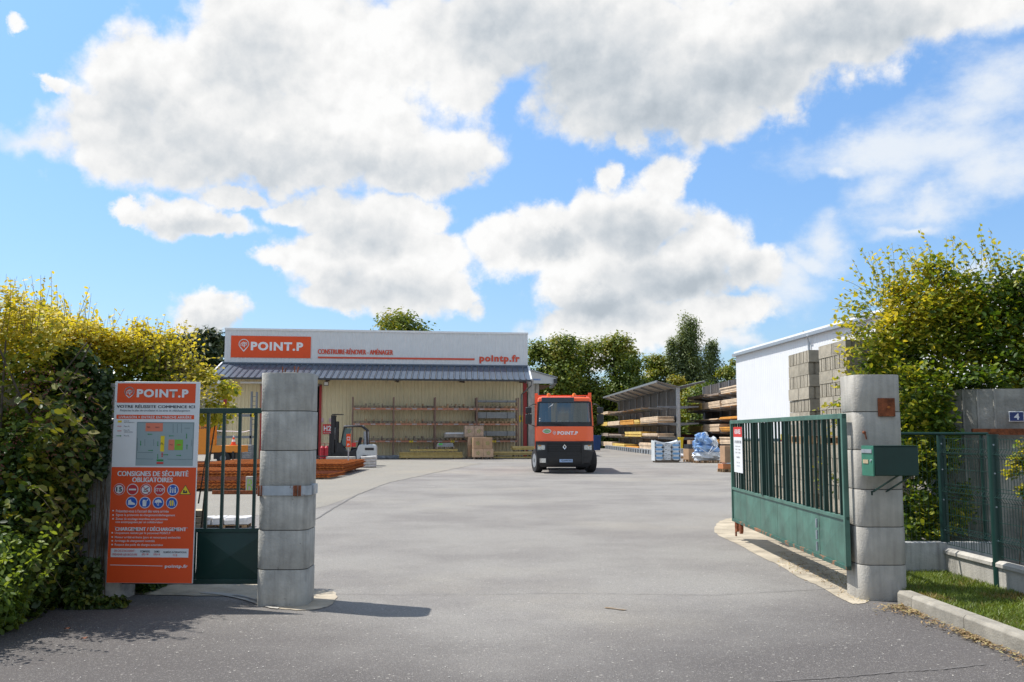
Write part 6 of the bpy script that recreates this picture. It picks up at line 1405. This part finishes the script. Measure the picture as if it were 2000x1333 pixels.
# ---------------------------------------------------------------- the hedge on the left
hg = thing('hornbeam_hedge', 'tall untrimmed hornbeam hedge with yellow green shoots behind the information board', 'hedge', (0,0,0))
def boxfield(n, x0, x1, y0, y1, z0, ztop, depth, seed, slope=0.0, ridge=0.0):
    """points in a skin of a lumpy hedge; ztop(x,y) gives the top. Returns points and rough outward normals"""
    P = []; D_ = []
    m = n*3; X = rng.uniform(x0, x1, m); Y = rng.uniform(y0, y1, m); Z = rng.uniform(z0, 3.6, m); Q = np.stack([X, Y, Z], 1)
    lump_ = .22*vnoise(Q, 3.2, seed)+.10*vnoise(Q, 9, seed+1)
    top = ztop(X, Y)+lump_
    dt = top-Z; df = (Y-y0-slope*(Z-z0))/math.sqrt(1+slope*slope)+lump_+ridge*vnoise(Q, 6.5, seed+2); dr = x1-X+lump_
    dmin = np.minimum(np.minimum(dt, df), dr)
    ok = (dmin > 0) & (rng.random(m) < np.exp(-np.maximum(dmin, 0)/depth)*np.clip(dmin/.12, .12, 1)*1.2+.02)
    Q = Q[ok]; which = np.argmin(np.stack([dt[ok], df[ok], dr[ok]], 1), 1); Nn = np.array([(0, -.2, 1), (0, -1, .3), (1, -.2, .3)])[which]
    return Q, Nn
Q, Nn = boxfield(150000, -7.4, -3.84, 10.25, 11.35, 0, lambda x, y: 3.05-.30*np.clip((x+5.4)/1.0, 0, 1)-.12*np.clip((x+4.4)/.8, 0, 1), .22, 61)
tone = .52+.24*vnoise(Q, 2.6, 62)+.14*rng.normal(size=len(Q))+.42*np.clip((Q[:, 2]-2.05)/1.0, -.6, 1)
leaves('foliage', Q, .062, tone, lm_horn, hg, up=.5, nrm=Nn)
Q, Nn = boxfield(90000, -9.0, -4.42, 8.55, 10.3, .7, lambda x, y: 2.90-.35*np.clip((8.95-y)/.4, 0, 1.5)+0*x, .16, 64, .30, .08)
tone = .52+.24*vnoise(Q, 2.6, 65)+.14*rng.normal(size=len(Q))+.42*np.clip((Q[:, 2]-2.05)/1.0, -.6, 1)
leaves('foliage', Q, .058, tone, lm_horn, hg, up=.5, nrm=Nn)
sp = []
for i in range(300):
    x = random.uniform(-6.2, -3.62); y = random.uniform(8.7, 11.2) if x < -4.4 else random.uniform(10.3, 11.2)
    zt = (2.92 if y < 10.2 else 3.02)-.30*min(1, max(0, (x+5.4)/1.0))*(y > 10.2)-.1*min(1, max(0, (x+4.4)/.8)); sp.append(((x, y, zt-.25), (random.uniform(-.3, .35), random.uniform(-.3, .1), 1), random.uniform(.30, .62), (random.uniform(-.15, .15), 0, 0)))
for i in range(60):
    x = random.uniform(-4.0, -3.7); y = random.uniform(10.3, 11.2); z = random.uniform(2.0, 2.5); sp.append(((x, y, z), (1, random.uniform(-.3, .2), random.uniform(-.1, .6)), random.uniform(.25, .5), (0, 0, -.2)))
shoots(sp, m_twig, lm_horn, hg, .048, lambda t, q: .70+.35*t+random.uniform(-.15, .1))
for (x, y) in ((-4.8, 9.2), (-5.3, 10.8), (-4.6, 11.0), (-4.35, 10.9), (-6.2, 10.6)):
    mb = MB()
    for k in range(4): mb.tube([(x+random.uniform(-.1, .1), y, 0), (x+random.uniform(-.3, .3), y+random.uniform(-.2, .2), 1.3), (x+random.uniform(-.6, .6), y+random.uniform(-.3, .3), 2.6)], .028, 5, .008)
    stuff(mb.build('branches', m_bark, hg, fix=False))
# branches over the gate with yellow leaves, right of the board
yb = thing('young_shrub', 'young yellow leaved shrub behind the top of the information board', 'shrub', (0,0,0))
Q, d_ = ell_pts([(-3.42, 10.9, 1.95, .26, .25, .18), (-3.3, 10.95, 2.2, .16, .2, .12), (-3.55, 10.9, 2.35, .2, .2, .12)], 900, .8)
leaves('foliage', Q, .06, .78+.15*rng.normal(size=len(Q)), lm_horn, yb, up=.4, nrm=d_)
mb = MB(); mb.tube([(-3.6, 11, 0), (-3.5, 10.95, 1.2), (-3.35, 10.9, 2.2)], .018, 5, .005); mb.tube([(-3.6, 11, .9), (-3.45, 10.9, 1.8)], .01, 5, .004); mb.build('stem', m_bark, yb)
# bramble
br = thing('bramble', 'dark bramble thicket with berry clusters in front of the hedge at the left edge', 'bramble', (0,0,0))
Q, Nn = boxfield(120000, -8.5, -4.36, 8.15, 10.0, 0, lambda x, y: 1.88+.0*x-.3*np.clip((8.9-y)/.8, 0, 1), .16, 71, .42, .09)
Q = Q[(Q[:, 0] < -4.30-.12*(Q[:, 1]-9.0)+.10*vnoise(Q, 4, 77))|(Q[:, 1] > 9.5)]
tone = .47+.22*vnoise(Q, 3, 72)+.17*rng.normal(size=len(Q))+.14*np.clip(Q[:, 2]-1.1, -.5, 1)  # upper leaves lighter: more light put into their colour
leaves('foliage', Q, .085, tone, lm_bram, br, up=.5)
cl = [(-4.52+.05*i, 9.62-.02*i, .9+.28*j+random.uniform(-.1, .1), .24, .22, .2) for i in range(2) for j in range(6)]
Q, d_ = ell_pts(cl, 5200, .5); leaves('foliage', Q, .085, .40+.2*rng.normal(size=len(Q)), lm_bram, br, nrm=d_)
sp = [((-4.5+random.uniform(-.2, .1), 9.3+random.uniform(-.6, .2), random.uniform(.5, 2.3)), (1, -.6, random.uniform(.1, .9)), random.uniform(.35, .75), (0, 0, -.55)) for i in range(60)]
shoots(sp, m_twig, lm_bram, br, .082, lambda t, q: .45+.25*t+random.uniform(-.2, .25), per=.06)
m_berry = mat('berries', (.16, .045, .03), .5, var=.4, scale=40)
mb = MB()
for i in range(60):
    c = Vector((random.uniform(-4.85, -4.15), random.uniform(8.7, 9.55), random.uniform(1.2, 2.35)))
    for k in range(9):
        q = c+Vector((random.gauss(0, .035), random.gauss(0, .03), random.gauss(0, .035))); r = .009; mb.add([q+Vector(v)*r for v in ((1,0,0),(-1,0,0),(0,1,0),(0,-1,0),(0,0,1),(0,0,-1))], [(0,2,4),(2,1,4),(1,3,4),(3,0,4),(2,0,5),(1,2,5),(3,1,5),(0,3,5)])
stuff(mb.build('berries', m_berry, br, fix=False))
# ivy on the wall
iv = thing('ivy', 'dark glossy ivy climbing the old wall left of the information board', 'ivy', (0,0,0))
Q = []
for i in range(13000):
    t = random.random(); z = random.random()*2.35; x = -4.95+.95*t
    edge = .10+.25*(math.sin(z*5+1)*.3+.5)+(.35 if z > 1.55 else 0)+(.25 if z < .45 else 0)
    if x > -4.60+edge and z < 2.15: continue
    
    if x < -4.14: Q.append((x, 9.80-random.random()**2*.16-(.02), z))
for i in range(3600): Q.append((random.uniform(-4.46, -4.14)+.03*math.sin(i), random.uniform(9.62, 9.80), random.uniform(1.25, 2.32)))
Q = np.array(Q); keep = vnoise(Q, 6, 81)+.35*rng.normal(size=len(Q)) > -.75; Q = Q[keep]
leaves('foliage', Q, .058, .50+.25*vnoise(Q, 5, 82)+.15*rng.normal(size=len(Q)), lm_ivy, iv, nrm=np.array([(0.3, -1.3, .2)]), up=.1)
mb = MB()
for k in range(12):
    x = -4.45+.03*k; mb.tube([(x, 9.80, 0), (x+random.uniform(-.1, .1), 9.79, .9), (x+random.uniform(-.15, .1), 9.79, 2.1)], .006, 4, .003)
stuff(mb.build('stems', m_twig, iv, fix=False))
# low creepers at the foot of the board
lc = thing('creeper', 'low green creeper spreading at the foot of the information board', 'creeper', (0,0,0))
cl = [(-4.46+.14*i, 9.46+random.uniform(-.06, .05), .05+(.14 if i < 2 else .0), .15, .09, .07 if i > 1 else .2) for i in range(5)]
Q, d_ = ell_pts(cl, 1900, .9); Q[:, 2] = np.maximum(Q[:, 2], .02); leaves('foliage', Q, .06, .42+.2*rng.normal(size=len(Q)), lm_bram, lc, nrm=d_)
# weeds at the lower left
wd_ = thing('weed_clump', 'light green clump of tall weeds and low bramble at the lower left corner', 'weeds', (0,0,0))
cl = []
for i in range(44):
    y = random.uniform(7.4, 9.2); x = -4.50-.10*(y-8)+random.uniform(-.35, .16); cl.append((x, y, random.uniform(.08, .70), .24, .22, .20))
Q, d_ = ell_pts(cl, 20000, .7); Q[:, 2] = np.maximum(Q[:, 2], .02)
leaves('foliage', Q, .062, .50+.25*vnoise(Q, 5, 91)+.16*rng.normal(size=len(Q)), lm_weed, wd_, nrm=d_, up=.6)
sp = [((random.uniform(-4.75, -4.2), random.uniform(7.6, 8.9), .1), (random.uniform(-.2, .5), -.2, 1), random.uniform(.5, 1.05), (.25, -.1, -.1)) for i in range(46)]
shoots(sp, mat('green stem', (.12, .17, .05), .6), lm_weed, wd_, .05, lambda t, q: .45+.4*t+random.uniform(-.1, .2), per=.035, rad=.004)
# ---------------------------------------------------------------- the shrub tree on the right
rt = thing('hornbeam_tree', 'large leafy hornbeam with olive green leaves rising above the right gate pillar', 'tree', (0,0,0))
def C(px, py, Y, r, f=.8): p = at(px, py, Y); return (p.x, p.y, p.z, r, r*.9, r*f)
cl = [C(1750,650,12.6,.38), C(1718,690,12.4,.26), C(1715,745,12.6,.30), C(1780,600,12.8,.46), C(1800,700,12.8,.55), C(1850,560,13,.45), C(1860,640,13,.55), C(1900,700,12.8,.55), C(1930,580,13,.50), C(1950,660,12.7,.50), C(1990,610,12.8,.50), C(2010,560,13,.45), C(2040,700,12.6,.6), C(1760,560,12.9,.26), C(1820,530,13,.26), C(1990,720,12.4,.4), C(1830,760,12.6,.45), C(2080,620,13,.6), C(2120,720,13,.6),C(1870,610,13.4,.5),C(1960,740,13,.45),
      C(1790,830,12.3,.45), C(1760,900,12.2,.38), C(1790,980,12.2,.40), C(1800,1040,12.2,.36), C(1850,800,12.5,.4), C(1850,900,12.6,.35), C(1860,1000,12.6,.35),C(1790,780,11.8,.26),C(1830,830,11.75,.26),C(1800,900,11.7,.28),C(1850,880,11.7,.24),C(1815,970,11.65,.26),C(1790,1030,11.7,.24),C(1860,780,11.9,.24),C(1840,1010,11.7,.22),C(1880,745,12,.26),C(1940,740,12,.26),C(1780,740,12,.3)]
Q, d_ = ell_pts(cl, 60000, .65)
Q += .07*rng.normal(size=Q.shape); Q = Q[~((Q[:, 0] > 5.5) & (Q[:, 1] < 12.0) & (Q[:, 2] < 2.3))]
keep = vnoise(Q, 4.2, 95)+.5*rng.normal(size=len(Q)) > -.40+.35*np.clip((Q[:, 2]-3.0)/.8, 0, 1); Q = Q[keep]
tone = .38+.30*vnoise(Q, 3, 96)+.18*rng.normal(size=len(Q))+.18*np.clip(Q[:, 2]-2.6, -.5, 1)  # lighter upward: the sunlit crown is put into the leaf colour
leaves('foliage', Q, .070, tone, lm_horn, rt, up=.7, jit=.5)
sp = []
for i in range(95):
    px = random.uniform(1690, 2060); py = 600-45*math.sin((px-1690)/120)+random.uniform(-30, 30); b = at(px, py, random.uniform(12.3, 13.3)); sp.append((b, (random.uniform(-.5, .3), 0, 1), random.uniform(.3, .75), (-.15, 0, 0)))
for i in range(34):
    b = at(random.uniform(1690, 1720), random.uniform(600, 760), random.uniform(11.9, 12.6)); sp.append((b, (-1, -.1, random.uniform(.0, .8)), random.uniform(.25, .62), (0, 0, -.15)))
for i in range(30):
    b = at(random.uniform(1680, 1710), random.uniform(560, 700), random.uniform(11.9, 12.6)); sp.append((b, (-1, -.1, random.uniform(-.1, .9)), random.uniform(.25, .5), (0, 0, -.2)))
for (px, py, dx, dz, L_) in ((1660,800,-.8,.3,.45),(1655,820,-1,-.1,.4),(1645,790,-1,.1,.45),(1650,770,-1,-.35,.40),(1650,800,-.6,-.5,.4),(1655,760,-1,.3,.3),(1650,740,-.9,.2,.3)):
    sp.append((at(px+12, py, 11.6), (dx, 0, dz), L_, (0, 0, -.3))); sp.append((at(px+12, py+6, 11.7), (dx, 0, dz+.25), L_*.8, (0, 0, -.3)))
for i in range(12): b = at(random.uniform(1600, 1640), random.uniform(900, 1000), 12.2); sp.append((b, (-.4, 0, .6), .18, (0, 0, -.1)))
shoots(sp, m_twig, lm_horn, rt, .062, lambda t, q: .50+.38*t+random.uniform(-.25, .2), per=.05)
for k in range(7):
    x = 5.15+.35*k+random.uniform(-.1, .1); y = 12.5+random.uniform(0, .5); mb = MB(); mb.tube([(x, y, 0), (x+random.uniform(-.2, .2), y, 1.4), (x+random.uniform(-.4, .6), y, 2.6), (x+random.uniform(-.1, .5), y, 3.3)], .035, 6, .008); mb.build('stem', m_bark, rt, fix=False)
# small plants near the fence
sc = thing('climber', 'sunlit green climber growing through the mesh fence at the right edge', 'climber', (0,0,0))
cl = [C(1990,905,10.9,.16), C(2010,880,10.8,.18), C(1975,925,10.9,.1), C(2005,960,10.8,.12)]
Q, d_ = ell_pts(cl, 650, .9); leaves('foliage', Q, .058, .66+.2*rng.normal(size=len(Q)), lm_horn, sc, up=.6)
mb = MB(); mb.tube([(5.75, 10.95, .1), (5.8, 10.9, .8), (5.85, 10.85, 1.5)], .008, 4, .004); mb.build('stem', m_twig, sc)
sc = thing('sapling', 'pale leaved sapling behind the mesh fence above the low white wall', 'sapling', (0,0,0))
cl = [C(1850,1030,11.45,.14), C(1870,1020,11.6,.16), C(1885,960,11.9,.16), C(1880,1000,11.8,.18), C(1835,1045,11.45,.1)]
Q, d_ = ell_pts(cl, 800, .9); leaves('foliage', Q, .05, .52+.2*rng.normal(size=len(Q)), lm_horn, sc, up=.6)
mb = MB(); mb.tube([(5.3, 11.7, 0), (5.35, 11.65, .7), (5.45, 11.7, 1.3)], .008, 4, .004); mb.build('stem', m_twig, sc)
# ---------------------------------------------------------------- grass
def blades(name, P, h, tone, m, w=.0045):
    n = len(P); a = rng.random(n)*6.28; hh = h*(.5+rng.random(n)); lean = rng.normal(size=(n, 2))*.6
    s = np.stack([np.cos(a), np.sin(a), 0*a], 1)*w; tip = P+np.stack([lean[:, 0]*hh, lean[:, 1]*hh, hh], 1); mid = P*.5+tip*.5+np.stack([0*a, 0*a, hh*.12], 1)
    V = np.stack([P-s, P+s, mid+s*.8, mid-s*.8, tip], 1); F4 = np.array([[0,1,2,3]]); 
    me = bpy.data.meshes.new(name); me.vertices.add(n*5); me.vertices.foreach_set('co', V.astype('f').ravel())
    idx = np.concatenate([np.array([0,1,2,3])[None]+(np.arange(n)*5)[:, None], ], 1); tri = np.array([3,2,4])[None]+(np.arange(n)*5)[:, None]
    loops = np.concatenate([idx, tri], 1).ravel().astype('i'); me.loops.add(len(loops)); me.loops.foreach_set('vertex_index', loops)
    st = np.stack([np.arange(n)*7, np.arange(n)*7+4], 1).ravel().astype('i'); tot = np.tile([4, 3], n).astype('i'); me.polygons.add(2*n); me.polygons.foreach_set('loop_start', st); me.polygons.foreach_set('loop_total', tot)
    me.update(calc_edges=True); me.materials.append(m); at_ = me.attributes.new('tone', 'FLOAT', 'POINT'); at_.data.foreach_set('value', np.repeat(np.clip(tone, 0, 1), 5).astype('f'))
    o = obj(name, me); return stuff(o)
lm_grass = leafmat('grass blades', [(.36,.25,.11), (.27,.21,.07), (.10,.14,.025), (.15,.21,.035), (.22,.28,.06)], .3)
n = 46000; X = rng.uniform(3.98, 6.3, n); Y = rng.uniform(6.4, 11.3, n); P = np.stack([X, Y, np.full(n, .085)], 1)
lineY = FA.y+(X-FA.x)*(fd.y/fd.x)
k_ = (X > 3.99+.02*(9.7-Y)) & ((X-FA.x)*fd.y-(Y-FA.y)*fd.x > -.02); P = P[k_]
pt = vnoise(P*np.array([1, 1, 0]), 5.5, 101)+.4*rng.normal(size=len(P)); P2 = P[pt > -.9]; tt = .70+.22*vnoise(P2, 6, 103)+.15*rng.normal(size=len(P2)); tt[vnoise(P2, 4, 105) < -.75] -= .45
tag(blades('grass', P2, .042, tt, lm_grass), 'patchy short lawn grass with dry spots behind the kerb', 'grass')
# straw and dry cuttings along the kerb
n = 2300; t_ = rng.random(n)**1.1; Y = 9.55-3.4*t_; X = 3.85+.05*t_-np.abs(rng.normal(size=n))*(.06+.10*np.exp(-((Y-9.1)/.5)**2)); Q = np.stack([X, Y, np.full(n, .012)+.02*rng.random(n)], 1); Q = Q[vnoise(Q, 4, 111)+.5*rng.normal(size=len(Q)) > -.1]
lm_straw = leafmat('dry cuttings', [(.14,.085,.045), (.26,.17,.08), (.36,.26,.13), (.30,.27,.11)], .1)
tag(leaves('dry_cuttings', Q, .021, rng.random(len(Q)), lm_straw, None, shape=2, up=3, long=2.2), 'dry grass cuttings and crumbs lying along the kerb', 'cuttings'); bpy.data.objects['dry_cuttings']['kind'] = 'stuff'
n = 900; a_ = [gd(1455+240*random.random(), 0 or 1100) for i in range(1)]; L_ = [gd(px, 1075+(px-1480)*.40+random.gauss(0, 9)) for px in [random.uniform(1520, 1700) for i in range(700)]]
Q = np.array([(p.x, p.y, .015+.01*random.random()) for p in L_]); tag(leaves('leaf_litter', Q, .022, rng.random(len(Q)), lm_straw, None, shape=2, up=3, long=1.6), 'dry leaf litter scattered on the concrete under the open gate leaf', 'leaf litter'); bpy.data.objects['leaf_litter']['kind'] = 'stuff'
# stones and debris
n = 260; mb = MB()
for i in range(n):
    p = gd(random.uniform(0, 2000), random.choice([random.uniform(1150, 1330), random.uniform(1220, 1330)])); r = random.uniform(.003, .008)
    if p.x > 3.7: continue
    mb.add([p+Vector((r*math.cos(R(72*k))*random.uniform(.7, 1.3), r*math.sin(R(72*k))*random.uniform(.7, 1.3), .004)) for k in range(5)]+[p+Vector((0, 0, .004+r*.8))], [(k, (k+1) % 5, 5) for k in range(5)])
tag(stuff(mb.build('loose_grit', mat('pale grit', (.5, .47, .42), .8, var=.3, scale=3), fix=False)), 'loose pale grit scattered over the foreground asphalt', 'grit')
for px, py, lab in ((130, 1233, 'curled brown dead leaf on the asphalt nearer the hedge shadow'), (163, 1252, 'curled reddish dead leaf on the sunlit asphalt')):
    p = gd(px, py); mb = MB(); r = .028
    mb.add([(-r,0,.008),(-.3*r,.6*r,.022),(.8*r,.5*r,.012),(1.2*r,0,.03),(.7*r,-.6*r,.014),(-.3*r,-.5*r,.024)], [(0,1,2,3),(0,3,4,5)]); o = mb.build('dead_leaf', mat('dead leaf', (.32, .12, .06), .7)); o.location = (p.x, p.y, .004); tag(o, lab, 'dead leaf', 'dead leaves on the asphalt')
